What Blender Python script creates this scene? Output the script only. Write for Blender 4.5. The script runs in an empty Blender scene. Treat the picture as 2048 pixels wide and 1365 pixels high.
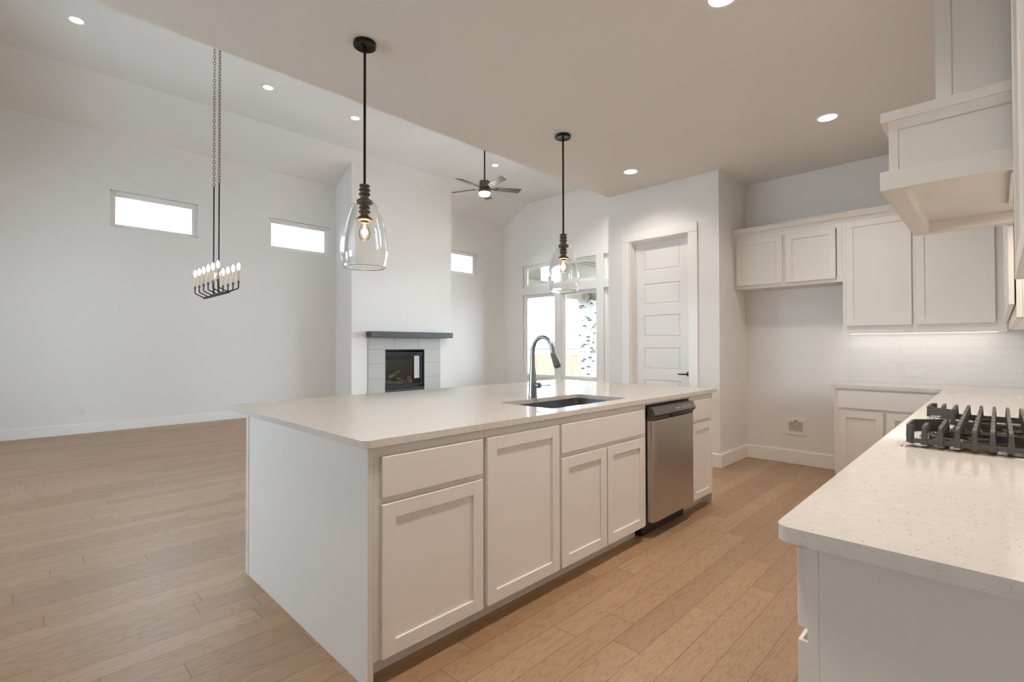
import bpy, bmesh, math, random
from mathutils import Vector, Matrix
random.seed(7)
S = bpy.context.scene
COL = S.collection
PI = math.pi
R = math.radians

# ------------------------------------------------------------------ camera
cd = bpy.data.cameras.new('camera')
cd.sensor_fit = 'HORIZONTAL'
cd.sensor_width = 36.0
cd.lens = 984.0187 / 2048 * 36.0
cd.clip_start = 0.05
cd.clip_end = 300
cam = bpy.data.objects.new('camera', cd)
COL.objects.link(cam)
S.camera = cam
yaw, pit, rol = R(44.65506), R(.686326), R(-.114623)
fw = Vector((math.cos(yaw) * math.cos(pit), math.sin(yaw) * math.cos(pit), math.sin(pit)))
rt = Vector((math.sin(yaw), -math.cos(yaw), 0))
up = rt.cross(fw)
rt2 = rt * math.cos(rol) + up * math.sin(rol)
up2 = -rt * math.sin(rol) + up * math.cos(rol)
M = Matrix((rt2, up2, -fw)).transposed().to_4x4()
M.translation = Vector((0, 0, 1.273787))
cam.matrix_world = M

# ------------------------------------------------------------------ render look
S.view_settings.view_transform = 'Standard'
S.view_settings.look = 'None'
S.view_settings.gamma = 1.0
S.view_settings.use_curve_mapping = False
S.view_settings.exposure = 0.0
S.cycles.use_denoising = True
S.cycles.max_bounces = 16
S.cycles.diffuse_bounces = 10
S.cycles.glossy_bounces = 6
S.cycles.transparent_max_bounces = 24
S.cycles.transmission_bounces = 12
S.cycles.sample_clamp_indirect = 8.0
S.cycles.caustics_reflective = False
S.cycles.caustics_refractive = False

# ------------------------------------------------------------------ sky
W = bpy.data.worlds.new('sky')
S.world = W
W.use_nodes = True
bg = W.node_tree.nodes['Background']
bg.inputs['Color'].default_value = (.77, .92, 1.06, 1)
SKY = 20.0
bg.inputs['Strength'].default_value = SKY

def add_light(name, kind, loc, energy, color, size=.1, size_y=None, rot=(0, 0, 0), parent=None, spread=None):
    l = bpy.data.lights.new(name, kind)
    l.energy = energy
    l.color = color
    if kind == 'AREA':
        l.shape = 'RECTANGLE' if size_y else 'DISK'
        l.size = size
        if size_y:
            l.size_y = size_y
        if spread:
            l.spread = spread
    else:
        l.shadow_soft_size = size
    o = bpy.data.objects.new(name, l)
    COL.objects.link(o)
    o.location = loc
    o.rotation_euler = rot
    if parent:
        o.location = Vector(loc) - ORG[parent.name]
        o.parent = parent
    return o

sd = bpy.data.lights.new('sun', 'SUN')
sd.energy = 6.0
sd.angle = R(3)
sd.color = (1.0, .96, .90)
sun = bpy.data.objects.new('sun', sd)
COL.objects.link(sun)
sun.rotation_euler = Vector((.25, .8, -.75)).to_track_quat('-Z', 'Y').to_euler()

SOFT = (1.0, .94, .88)
WARM = (1.0, .885, .78)
P_KITCHEN = 22.0      # each kitchen downlight
BEAM = R(130)
P_GREAT = 11.0        # each great-room downlight
P_CANDLE = 15.0       # candle bulb glow
P_FAN = 22.0
P_HOOD = 2.5
P_STRIP = 0.6         # under-cabinet strip, per metre

# ------------------------------------------------------------------ materials
def nmat(name):
    m = bpy.data.materials.new(name)
    m.use_nodes = True
    nt = m.node_tree
    return m, nt, nt.nodes['Principled BSDF']

def N(nt, kind, **kw):
    n = nt.nodes.new(kind)
    for k, v in kw.items():
        setattr(n, k, v)
    return n

def math_n(nt, op, a, b=None, c=None):
    n = N(nt, 'ShaderNodeMath', operation=op)
    for i, x in enumerate((a, b, c)):
        if x is None:
            continue
        if isinstance(x, (int, float)):
            n.inputs[i].default_value = x
        else:
            nt.links.new(x, n.inputs[i])
    return n.outputs[0]

def plain(name, col, rough=.5, metal=0.0, bump=0.0, bscale=200, coat=0.0, spec=.5):
    m, nt, b = nmat(name)
    b.inputs['Base Color'].default_value = (*col, 1)
    b.inputs['Roughness'].default_value = rough
    b.inputs['Metallic'].default_value = metal
    b.inputs['Coat Weight'].default_value = coat
    b.inputs['Specular IOR Level'].default_value = spec
    tc = N(nt, 'ShaderNodeTexCoord')
    no = N(nt, 'ShaderNodeTexNoise')
    no.inputs['Scale'].default_value = bscale
    no.inputs['Detail'].default_value = 3
    nt.links.new(tc.outputs['Object'], no.inputs['Vector'])
    # faint tone variation keeps surfaces from looking like flat plastic
    mx = N(nt, 'ShaderNodeMix', data_type='RGBA')
    mx.inputs[6].default_value = (*[c * .985 for c in col], 1)
    mx.inputs[7].default_value = (*[min(1, c * 1.015) for c in col], 1)
    nt.links.new(no.outputs['Fac'], mx.inputs[0])
    nt.links.new(mx.outputs[2], b.inputs['Base Color'])
    if bump:
        bp = N(nt, 'ShaderNodeBump')
        bp.inputs['Strength'].default_value = bump
        bp.inputs['Distance'].default_value = .002
        nt.links.new(no.outputs['Fac'], bp.inputs['Height'])
        nt.links.new(bp.outputs[0], b.inputs['Normal'])
    return m

def emit(name, col, s):
    m, nt, b = nmat(name)
    b.inputs['Base Color'].default_value = (*col, 1)
    b.inputs['Emission Color'].default_value = (*col, 1)
    b.inputs['Emission Strength'].default_value = s
    return m

def thin_glass(name, tint=(1, 1, 1), gloss=.9, bump=0.0, ior=1.45, rough=0.0):
    m, nt, b = nmat(name)
    nt.nodes.remove(b)
    out = nt.nodes['Material Output']
    tr = N(nt, 'ShaderNodeBsdfTransparent')
    tr.inputs[0].default_value = (*tint, 1)
    gl = N(nt, 'ShaderNodeBsdfGlossy')
    gl.inputs['Roughness'].default_value = rough
    gl.inputs[0].default_value = (gloss, gloss, gloss, 1)
    fr = N(nt, 'ShaderNodeFresnel')
    fr.inputs[0].default_value = ior
    mx = N(nt, 'ShaderNodeMixShader')
    nt.links.new(fr.outputs[0], mx.inputs[0])
    nt.links.new(tr.outputs[0], mx.inputs[1])
    nt.links.new(gl.outputs[0], mx.inputs[2])
    nt.links.new(mx.outputs[0], out.inputs[0])
    if bump:
        tc = N(nt, 'ShaderNodeTexCoord')
        no = N(nt, 'ShaderNodeTexNoise')
        no.inputs['Scale'].default_value = 14
        no.inputs['Detail'].default_value = 1
        bp = N(nt, 'ShaderNodeBump')
        bp.inputs['Strength'].default_value = bump
        bp.inputs['Distance'].default_value = .01
        nt.links.new(tc.outputs['Object'], no.inputs['Vector'])
        nt.links.new(no.outputs['Fac'], bp.inputs['Height'])
        nt.links.new(bp.outputs[0], gl.inputs['Normal'])
        nt.links.new(bp.outputs[0], fr.inputs['Normal'])
    return m

def quartz_mat():
    m, nt, b = nmat('speckled_quartz')
    tc = N(nt, 'ShaderNodeTexCoord')
    base = N(nt, 'ShaderNodeTexNoise')
    base.inputs['Scale'].default_value = 35
    base.inputs['Detail'].default_value = 4
    nt.links.new(tc.outputs['Object'], base.inputs['Vector'])
    mx = N(nt, 'ShaderNodeMix', data_type='RGBA')
    mx.inputs[6].default_value = (.60, .565, .53, 1)
    mx.inputs[7].default_value = (.70, .67, .635, 1)
    nt.links.new(base.outputs['Fac'], mx.inputs[0])
    col = mx.outputs[2]
    # bend the chip outlines so they are not round
    wb_ = N(nt, 'ShaderNodeTexNoise')
    wb_.inputs['Scale'].default_value = 260
    wb_.inputs['Detail'].default_value = 1
    nt.links.new(tc.outputs['Object'], wb_.inputs['Vector'])
    vm = N(nt, 'ShaderNodeVectorMath', operation='MULTIPLY_ADD')
    nt.links.new(wb_.outputs['Color'], vm.inputs[0])
    vm.inputs[1].default_value = (.009, .009, .009)
    nt.links.new(tc.outputs['Object'], vm.inputs[2])
    for sc, thr, rad, op, c in ((170, .91, .27, .8, (.16, .13, .11)), (85, .955, .19, .75, (.22, .185, .16)), (260, .80, .32, .45, (.40, .35, .30)), (300, .95, .3, .3, (.80, .77, .74))):
        v = N(nt, 'ShaderNodeTexVoronoi')
        v.inputs['Scale'].default_value = sc
        nt.links.new(vm.outputs[0], v.inputs['Vector'])
        sep = N(nt, 'ShaderNodeSeparateColor')
        nt.links.new(v.outputs['Color'], sep.inputs[0])
        f = math_n(nt, 'MULTIPLY', math_n(nt, 'GREATER_THAN', sep.outputs[0], thr), math_n(nt, 'LESS_THAN', v.outputs['Distance'], rad))
        k = N(nt, 'ShaderNodeMix', data_type='RGBA')
        nt.links.new(math_n(nt, 'MULTIPLY', f, op), k.inputs[0])
        nt.links.new(col, k.inputs[6])
        k.inputs[7].default_value = (*c, 1)
        col = k.outputs[2]
    nt.links.new(col, b.inputs['Base Color'])
    b.inputs['Roughness'].default_value = .09
    b.inputs['Specular IOR Level'].default_value = .6
    return m

def oak_floor_mat():
    m, nt, b = nmat('oak_plank_floor')
    tc = N(nt, 'ShaderNodeTexCoord')
    sp = N(nt, 'ShaderNodeSeparateXYZ')
    nt.links.new(tc.outputs['Object'], sp.inputs[0])
    X, Y = sp.outputs[0], sp.outputs[1]
    PW = .1275
    yy = math_n(nt, 'DIVIDE', math_n(nt, 'ADD', Y, 12 * PW * 10 - 1.327), PW)
    row = math_n(nt, 'FLOOR', yy)
    fy = math_n(nt, 'FRACT', yy)
    wr = N(nt, 'ShaderNodeTexWhiteNoise', noise_dimensions='1D')
    nt.links.new(row, wr.inputs['W'])
    wr2 = N(nt, 'ShaderNodeTexWhiteNoise', noise_dimensions='1D')
    nt.links.new(math_n(nt, 'ADD', row, 517.3), wr2.inputs['W'])
    ln = math_n(nt, 'MULTIPLY_ADD', wr2.outputs['Value'], .7, .75)       # plank length per row
    xx = math_n(nt, 'DIVIDE', math_n(nt, 'ADD', X, math_n(nt, 'MULTIPLY_ADD', wr.outputs['Value'], 5.0, 20.0)), ln)
    cell = math_n(nt, 'FLOOR', xx)
    fx = math_n(nt, 'FRACT', xx)
    cv = N(nt, 'ShaderNodeCombineXYZ')
    nt.links.new(row, cv.inputs[0])
    nt.links.new(cell, cv.inputs[1])
    wn = N(nt, 'ShaderNodeTexWhiteNoise', noise_dimensions='2D')
    nt.links.new(cv.outputs[0], wn.inputs['Vector'])
    rnd = wn.outputs['Value']
    # seams
    ey = math_n(nt, 'MINIMUM', fy, math_n(nt, 'SUBTRACT', 1.0, fy))
    sy = math_n(nt, 'LESS_THAN', ey, .012)
    ex = math_n(nt, 'MULTIPLY', math_n(nt, 'MINIMUM', fx, math_n(nt, 'SUBTRACT', 1.0, fx)), ln)
    sx = math_n(nt, 'LESS_THAN', ex, .0019)
    seam = math_n(nt, 'MAXIMUM', sy, sx)
    # grain coordinates, shifted per plank
    gv = N(nt, 'ShaderNodeCombineXYZ')
    nt.links.new(math_n(nt, 'MULTIPLY_ADD', rnd, 37.0, math_n(nt, 'MULTIPLY', X, 1.0)), gv.inputs[0])
    nt.links.new(math_n(nt, 'MULTIPLY_ADD', rnd, 91.0, math_n(nt, 'MULTIPLY', Y, 7.0)), gv.inputs[1])
    g1 = N(nt, 'ShaderNodeTexNoise')
    g1.inputs['Scale'].default_value = 2.2
    g1.inputs['Detail'].default_value = 3
    g1.inputs['Distortion'].default_value = .3
    nt.links.new(gv.outputs[0], g1.inputs['Vector'])
    rings = math_n(nt, 'SINE', math_n(nt, 'MULTIPLY', g1.outputs['Fac'], 75.0))
    rings = math_n(nt, 'POWER', math_n(nt, 'MULTIPLY_ADD', rings, .5, .5), 5.0)
    gv2 = N(nt, 'ShaderNodeCombineXYZ')
    nt.links.new(math_n(nt, 'MULTIPLY_ADD', rnd, 37.0, math_n(nt, 'MULTIPLY', X, 4.0)), gv2.inputs[0])
    nt.links.new(math_n(nt, 'MULTIPLY', Y, 160.0), gv2.inputs[1])
    g2 = N(nt, 'ShaderNodeTexNoise')
    g2.inputs['Scale'].default_value = 1.0
    g2.inputs['Detail'].default_value = 4
    nt.links.new(gv2.outputs[0], g2.inputs['Vector'])
    cr = N(nt, 'ShaderNodeValToRGB')
    e = cr.color_ramp.elements
    e[0].position = 0.0
    e[0].color = (.335, .212, .120, 1)
    e[1].position = 1.0
    e[1].color = (.425, .282, .170, 1)
    mid = cr.color_ramp.elements.new(.5)
    mid.color = (.382, .246, .142, 1)
    nt.links.new(rnd, cr.inputs[0])
    k1 = N(nt, 'ShaderNodeMix', data_type='RGBA', blend_type='MULTIPLY')
    nt.links.new(math_n(nt, 'MULTIPLY', rings, .5), k1.inputs[0])
    nt.links.new(cr.outputs[0], k1.inputs[6])
    k1.inputs[7].default_value = (.60, .50, .40, 1)
    k2 = N(nt, 'ShaderNodeMix', data_type='RGBA', blend_type='MULTIPLY')
    nt.links.new(math_n(nt, 'MULTIPLY', math_n(nt, 'SUBTRACT', 1.0, g2.outputs['Fac']), .7), k2.inputs[0])
    nt.links.new(k1.outputs[2], k2.inputs[6])
    k2.inputs[7].default_value = (.66, .58, .5, 1)
    k3 = N(nt, 'ShaderNodeMix', data_type='RGBA')
    nt.links.new(math_n(nt, 'MULTIPLY', seam, .75), k3.inputs[0])
    nt.links.new(k2.outputs[2], k3.inputs[6])
    k3.inputs[7].default_value = (.07, .042, .025, 1)
    nt.links.new(k3.outputs[2], b.inputs['Base Color'])
    nt.links.new(math_n(nt, 'MULTIPLY_ADD', g2.outputs['Fac'], .12, .34), b.inputs['Roughness'])
    b.inputs['Specular IOR Level'].default_value = 1.0
    bp = N(nt, 'ShaderNodeBump')
    bp.inputs['Strength'].default_value = .35
    bp.inputs['Distance'].default_value = .0015
    hh = math_n(nt, 'SUBTRACT', math_n(nt, 'MULTIPLY', g2.outputs['Fac'], .35), math_n(nt, 'MULTIPLY_ADD', rings, .2, seam))
    nt.links.new(hh, bp.inputs['Height'])
    nt.links.new(bp.outputs[0], b.inputs['Normal'])
    return m

def brick_mat(name, c1, c2, mortar, bw, rh, ms, axes, rough, offset=(0, 0), bump=.6, bias=0.0, freq=2):
    """bricks or tiles laid on a wall; axes = the two object axes that run along and up the wall"""
    m, nt, b = nmat(name)
    tc = N(nt, 'ShaderNodeTexCoord')
    sp = N(nt, 'ShaderNodeSeparateXYZ')
    nt.links.new(tc.outputs['Object'], sp.inputs[0])
    cv = N(nt, 'ShaderNodeCombineXYZ')
    nt.links.new(math_n(nt, 'ADD', sp.outputs[axes[0]], 50 * bw + offset[0]), cv.inputs[0])
    nt.links.new(math_n(nt, 'ADD', sp.outputs[axes[1]], 50 * rh + offset[1]), cv.inputs[1])
    br = N(nt, 'ShaderNodeTexBrick')
    br.offset_frequency = freq
    br.inputs['Scale'].default_value = 1.0
    br.inputs['Color1'].default_value = (*c1, 1)
    br.inputs['Color2'].default_value = (*c2, 1)
    br.inputs['Mortar'].default_value = (*mortar, 1)
    br.inputs['Mortar Size'].default_value = ms
    br.inputs['Mortar Smooth'].default_value = .1
    br.inputs['Bias'].default_value = bias
    br.inputs['Brick Width'].default_value = bw
    br.inputs['Row Height'].default_value = rh
    nt.links.new(cv.outputs[0], br.inputs['Vector'])
    nt.links.new(br.outputs['Color'], b.inputs['Base Color'])
    b.inputs['Roughness'].default_value = rough
    bp = N(nt, 'ShaderNodeBump', invert=True)
    bp.inputs['Strength'].default_value = bump
    bp.inputs['Distance'].default_value = .002
    nt.links.new(br.outputs['Fac'], bp.inputs['Height'])
    nt.links.new(bp.outputs[0], b.inputs['Normal'])
    return m

def streak_mat(name, c1, c2, scale, rough, metal=0.0, bump=0.0, aniso=0.0):
    """fine streaks: scale stretches the noise along the object axes"""
    m, nt, b = nmat(name)
    tc = N(nt, 'ShaderNodeTexCoord')
    mp = N(nt, 'ShaderNodeMapping')
    mp.inputs['Scale'].default_value = scale
    nt.links.new(tc.outputs['Object'], mp.inputs[0])
    no = N(nt, 'ShaderNodeTexNoise')
    no.inputs['Scale'].default_value = 1.0
    no.inputs['Detail'].default_value = 5
    nt.links.new(mp.outputs[0], no.inputs['Vector'])
    cr = N(nt, 'ShaderNodeValToRGB')
    cr.color_ramp.elements[0].position = .3
    cr.color_ramp.elements[1].position = .7
    cr.color_ramp.elements[0].color = (*c1, 1)
    cr.color_ramp.elements[1].color = (*c2, 1)
    nt.links.new(no.outputs['Fac'], cr.inputs[0])
    nt.links.new(cr.outputs[0], b.inputs['Base Color'])
    b.inputs['Roughness'].default_value = rough
    b.inputs['Metallic'].default_value = metal
    if aniso:
        b.inputs['Anisotropic'].default_value = aniso
    if bump:
        bp = N(nt, 'ShaderNodeBump')
        bp.inputs['Strength'].default_value = bump
        bp.inputs['Distance'].default_value = .001
        nt.links.new(no.outputs['Fac'], bp.inputs['Height'])
        nt.links.new(bp.outputs[0], b.inputs['Normal'])
    return m

WALL = plain('white_wall_paint', (.80, .795, .785), .65, bump=.15, bscale=130)
CEIL = plain('white_ceiling_paint', (.80, .795, .785), .75, bump=.25, bscale=110)
TRIM = plain('white_trim_paint', (.87, .865, .855), .35)
VINYL = plain('white_vinyl', (.90, .90, .89), .3)
CAB = plain('pale_greige_cabinet_paint', (.745, .72, .685), .38)
DOORP = plain('white_door_paint', (.80, .79, .775), .38)
QUARTZ = quartz_mat()
OAK = oak_floor_mat()
TILE_X = brick_mat('white_subway_tile_back', (.80, .79, .78), (.82, .81, .80), (.74, .73, .72), .405, .0712, .0016, (1, 2), .2, (-.06, -.0473))
TILE_Y = brick_mat('white_subway_tile_side', (.80, .79, .78), (.82, .81, .80), (.74, .73, .72), .405, .0712, .0016, (0, 2), .2, (0, -.0473))
BRONZE = plain('dark_bronze_metal', (.035, .028, .023), .42, .75)
BRONZE2 = plain('aged_bronze_metal', (.13, .105, .08), .45, .6)
BLACK = plain('matte_black_metal', (.02, .02, .022), .35, .6)
FAUCET = plain('slate_stainless', (.27, .285, .30), .32, .9)
STEEL = streak_mat('brushed_steel', (.53, .49, .45), (.56, .52, .475), (240, 240, 1.5), .30, 1.0)
STEEL_T = plain('polished_tray_steel', (.62, .60, .57), .16, 1.0)
SINKM = plain('satin_sink_steel', (.24, .245, .26), .33, .9)
CHROME = plain('chrome', (.75, .74, .72), .12, 1.0)
IRON = plain('cast_iron', (.085, .080, .075), .55, .35, bump=.4, bscale=900)
BURN = plain('black_burner_cap', (.03, .03, .03), .5)
BURNB = plain('bronzed_burner_base', (.36, .27, .15), .3, 1.0)
BRASS = plain('brass', (.70, .50, .20), .28, 1.0)
DARKP = plain('dark_grey_plastic', (.075, .070, .066), .32)
BLACKP = plain('black_plastic', (.015, .014, .013), .4)
PLATE = plain('white_plastic_plate', (.80, .79, .77), .35)
SLOT = plain('dark_slot', (.08, .08, .08), .6)
def clear_glass(name, bump):
    m, nt, b = nmat(name)
    b.inputs['Base Color'].default_value = (1, 1, 1, 1)
    b.inputs['Roughness'].default_value = 0.0
    b.inputs['IOR'].default_value = 1.45
    b.inputs['Transmission Weight'].default_value = 1.0
    tc = N(nt, 'ShaderNodeTexCoord')
    no = N(nt, 'ShaderNodeTexNoise')
    no.inputs['Scale'].default_value = 16
    no.inputs['Detail'].default_value = 1
    bp = N(nt, 'ShaderNodeBump')
    bp.inputs['Strength'].default_value = bump
    bp.inputs['Distance'].default_value = .004
    nt.links.new(tc.outputs['Object'], no.inputs['Vector'])
    nt.links.new(no.outputs['Fac'], bp.inputs['Height'])
    nt.links.new(bp.outputs[0], b.inputs['Normal'])
    return m
SHADE_G = clear_glass('clear_shade_glass', .25)
BULB_G = thin_glass('bulb_glass', (1.0, .97, .92), .9, ior=1.12)
PANE = thin_glass('window_glass', (.97, .985, .98), .9, ior=1.35)
FIRE_G = thin_glass('smoked_fire_glass', (.90, .92, .93), .8, ior=1.45)
FILAMENT = emit('hot_filament', (1.0, .66, .34), 45.0)
CANDLE_B = emit('candle_bulb_glow', (1.0, .86, .72), P_CANDLE)
LENS = emit('downlight_lens_glow', (1.0, .90, .78), 9.0)
FANL = emit('fan_lens_glow', (1.0, .84, .66), 7.0)
STRIP = emit('led_strip_glow', (1.0, .95, .88), 6.0)
FTILE = streak_mat('grey_linen_tile', (.44, .45, .43), (.50, .51, .49), (14, 14, 120), .45, bump=.15)
GROUT = plain('dark_grout', (.24, .24, .23), .8)
MANTEL = streak_mat('charcoal_stained_wood', (.045, .043, .041), (.085, .080, .074), (2.5, 60, 60), .45, bump=.4)
SOOT = plain('black_firebox', (.022, .024, .027), .6)
SOOT2 = plain('dark_firebox_panel', (.085, .092, .10), .55)
LOGM = streak_mat('ceramic_log', (.20, .15, .10), (.80, .67, .50), (18, 18, 18), .8, bump=.6)
BLADE = streak_mat('dark_walnut_blade', (.045, .040, .036), (.075, .066, .058), (6, 6, 6), .6)
SLEEVE = plain('ivory_candle_sleeve', (.62, .50, .36), .5)
FENCE = streak_mat('cedar_fence', (.10, .05, .028), (.15, .08, .048), (5, 5, .6), .8)
ROOF = plain('grey_shingle', (.036, .039, .044), .9, bscale=8)
SIDING = plain('pale_siding', (.20, .195, .185), .9)
SOFFIT = plain('beige_soffit', (.15, .124, .094), .8)
def old_brick_mat(name, axes):
    m = brick_mat(name, (0, 0, 0), (1, 1, 1), (.5, .5, .5), .145, .060, .006, axes, .9)
    nt = m.node_tree
    # run the courses round the corner: distance along the wall is x + y
    sp = [n for n in nt.nodes if n.type == 'SEPXYZ'][0]
    cv = [n for n in nt.nodes if n.type == 'COMBXYZ'][0]
    nt.links.new(math_n(nt, 'ADD', math_n(nt, 'SUBTRACT', sp.outputs[0], sp.outputs[1]), 40.0), cv.inputs[0])
    br = [n for n in nt.nodes if n.type == 'TEX_BRICK'][0]
    b = nt.nodes['Principled BSDF']
    cr = N(nt, 'ShaderNodeValToRGB')
    cr.color_ramp.interpolation = 'CONSTANT'
    e = cr.color_ramp.elements
    e[0].color = (.014, .012, .011, 1)
    e[1].position = .14
    e[1].color = (.10, .09, .08, 1)
    k = e.new(.24)
    k.color = (.20, .19, .175, 1)
    nt.links.new(br.outputs['Color'], cr.inputs[0])
    mx = N(nt, 'ShaderNodeMix', data_type='RGBA')
    nt.links.new(br.outputs['Fac'], mx.inputs[0])
    nt.links.new(cr.outputs[0], mx.inputs[6])
    mx.inputs[7].default_value = (.16, .15, .14, 1)
    nt.links.new(mx.outputs[2], b.inputs['Base Color'])
    return m
BRICK = old_brick_mat('whitewashed_brick', (1, 2))
BRICK_S = old_brick_mat('whitewashed_brick_side', (0, 2))
CONC = plain('patio_concrete', (.62, .61, .59), .85)
GRASS = plain('bare_yard_soil', (.33, .30, .26), .95, bscale=20)

# ------------------------------------------------------------------ mesh helpers
ORG = {}

class MB:
    """collects shapes in world coordinates for ONE mesh object"""
    def __init__(self, f=None):
        self.bm = bmesh.new()
        self.f = f or (lambda a, b, c: (a, b, c))

    def box(self, a0, a1, b0, b1, c0, c1, bev=0.0, seg=1):
        p = self.f(a0, b0, c0)
        q = self.f(a1, b1, c1)
        lo = [min(x, y) for x, y in zip(p, q)]
        hi = [max(x, y) for x, y in zip(p, q)]
        vs = [self.bm.verts.new((x, y, z)) for z in (lo[2], hi[2]) for x, y in ((lo[0], lo[1]), (hi[0], lo[1]), (hi[0], hi[1]), (lo[0], hi[1]))]
        fs = [self.bm.faces.new([vs[i] for i in t]) for t in ((3, 2, 1, 0), (4, 5, 6, 7), (0, 1, 5, 4), (1, 2, 6, 5), (2, 3, 7, 6), (3, 0, 4, 7))]
        if bev:
            ed = list({e for f in fs for e in f.edges})
            bmesh.ops.bevel(self.bm, geom=ed, offset=bev, segments=seg, affect='EDGES', profile=.5)
        return self

    def poly(self, pts, axis, t0, t1, bev=0.0):
        """prism: 2-D outline pts extruded along the local axis (0,1,2) from t0 to t1"""
        def mk(t, p):
            v = [0, 0, 0]
            o = [i for i in range(3) if i != axis]
            v[axis] = t
            v[o[0]], v[o[1]] = p
            return self.bm.verts.new(self.f(*v))
        A = [mk(t0, p) for p in pts]
        B = [mk(t1, p) for p in pts]
        n = len(pts)
        fs = [self.bm.faces.new(A), self.bm.faces.new(list(reversed(B)))]
        for i in range(n):
            j = (i + 1) % n
            fs.append(self.bm.faces.new([A[j], A[i], B[i], B[j]]))
        if bev:
            bmesh.ops.bevel(self.bm, geom=list({e for f in fs for e in f.edges}), offset=bev, segments=1, affect='EDGES')
        return self

    def slab(self, outer, holes, z0, z1):
        """flat slab with holes; outer and holes are world XY outlines"""
        edges = []
        for lp in [outer] + holes:
            vs = [self.bm.verts.new((x, y, z1)) for x, y in lp]
            for i in range(len(vs)):
                edges.append(self.bm.edges.new((vs[i], vs[(i + 1) % len(vs)])))
        r = bmesh.ops.triangle_fill(self.bm, use_beauty=True, use_dissolve=False, edges=edges)
        top = [g for g in r['geom'] if isinstance(g, bmesh.types.BMFace)]
        ex = bmesh.ops.extrude_face_region(self.bm, geom=top)
        vs = [g for g in ex['geom'] if isinstance(g, bmesh.types.BMVert)]
        bmesh.ops.translate(self.bm, verts=vs, vec=(0, 0, z0 - z1))
        return self

    def lathe(self, prof, c, seg=32, axis='Z', closed=False):
        """prof: (radius, height) pairs round a vertical (or X/Y) axis at c"""
        c = Vector(c)
        rings = []
        for r, h in prof:
            ring = []
            for k in range(seg):
                a = 2 * PI * k / seg
                u, v = r * math.cos(a), r * math.sin(a)
                d = {'Z': (u, v, h), 'X': (h, u, v), 'Y': (v, h, u)}[axis]
                ring.append(self.bm.verts.new(c + Vector(d)))
            rings.append(ring)
        for A, B in zip(rings, rings[1:]):
            for k in range(seg):
                j = (k + 1) % seg
                self.bm.faces.new([A[k], A[j], B[j], B[k]])
        if not closed:
            for ring, flip in ((rings[0], True), (rings[-1], False)):
                self.bm.faces.new(list(reversed(ring)) if flip else ring)
        else:
            A, B = rings[-1], rings[0]
            for k in range(seg):
                j = (k + 1) % seg
                self.bm.faces.new([A[k], A[j], B[j], B[k]])
        return self

    def tube(self, pts, rad, seg=12, loop=False):
        """swept tube; rad is one radius or one per point"""
        pts = [Vector(p) for p in pts]
        n = len(pts)
        rad = rad if isinstance(rad, (list, tuple)) else [rad] * n
        rings = []
        prev = None
        for i, p in enumerate(pts):
            a = pts[(i - 1) % n] if (i or loop) else pts[0]
            b = pts[(i + 1) % n] if (i < n - 1 or loop) else pts[-1]
            t = (b - a).normalized()
            if prev is None:
                nrm = t.orthogonal().normalized()
            else:
                nrm = (prev - t * prev.dot(t))
                nrm = nrm.normalized() if nrm.length > 1e-6 else t.orthogonal().normalized()
            prev = nrm
            bi = t.cross(nrm)
            rings.append([self.bm.verts.new(p + (nrm * math.cos(2 * PI * k / seg) + bi * math.sin(2 * PI * k / seg)) * rad[i]) for k in range(seg)])
        pr = list(zip(rings, rings[1:]))
        if loop:
            pr.append((rings[-1], rings[0]))
        for A, B in pr:
            for k in range(seg):
                j = (k + 1) % seg
                self.bm.faces.new([A[k], A[j], B[j], B[k]])
        if not loop:
            self.bm.faces.new(list(reversed(rings[0])))
            self.bm.faces.new(rings[-1])
        return self

    def faces(self, verts, faces):
        vs = [self.bm.verts.new(self.f(*v)) for v in verts]
        for f in faces:
            self.bm.faces.new([vs[i] for i in f])
        return self

def tag(o, label=None, cat=None, group=None, kind=None):
    if label: o['label'] = label
    if cat: o['category'] = cat
    if group: o['group'] = group
    if kind: o['kind'] = kind
    return o

def obj(name, mb, mat, parent=None, loc=None, smooth=False, bevel=0.0):
    bm = mb.bm
    bmesh.ops.recalc_face_normals(bm, faces=bm.faces[:])
    org = ORG[parent.name] if parent else Vector(loc or (0, 0, 0))
    bmesh.ops.translate(bm, verts=bm.verts[:], vec=-org)
    me = bpy.data.meshes.new(name)
    bm.to_mesh(me)
    bm.free()
    me.materials.append(mat)
    o = bpy.data.objects.new(name, me)
    COL.objects.link(o)
    if parent:
        o.parent = parent
    else:
        o.location = org
    ORG[o.name] = org
    if smooth:
        for p in me.polygons:
            p.use_smooth = True
        me.set_sharp_from_angle(angle=R(38))
    if bevel:
        b = o.modifiers.new('bevel', 'BEVEL')
        b.width = bevel
        b.segments = 2
        b.limit_method = 'ANGLE'
        b.angle_limit = R(40)
    return o

def thing(name, label, cat, loc=(0, 0, 0), group=None, kind=None):
    o = bpy.data.objects.new(name, None)
    o.empty_display_size = .1
    COL.objects.link(o)
    o.location = loc
    ORG[o.name] = Vector(loc)
    return tag(o, label, cat, group, kind)

def struct(name, mb, mat, label=None, cat=None, **kw):
    return tag(obj(name, mb, mat, **kw), label, cat, None, 'structure')

def arc_poly(pts, radii, seg=6):
    """outline with rounded corners"""
    out = []
    n = len(pts)
    for i, (p, r) in enumerate(zip(pts, radii)):
        if not r:
            out.append(p)
            continue
        p = Vector(p)
        a = (Vector(pts[i - 1]) - p).normalized()
        b = (Vector(pts[(i + 1) % n]) - p).normalized()
        c = p + (a + b) * r
        for k in range(seg + 1):
            t = k / seg * PI / 2
            q = c - b * r * math.cos(t) - a * r * math.sin(t)
            out.append((q.x, q.y))
    return out

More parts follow.
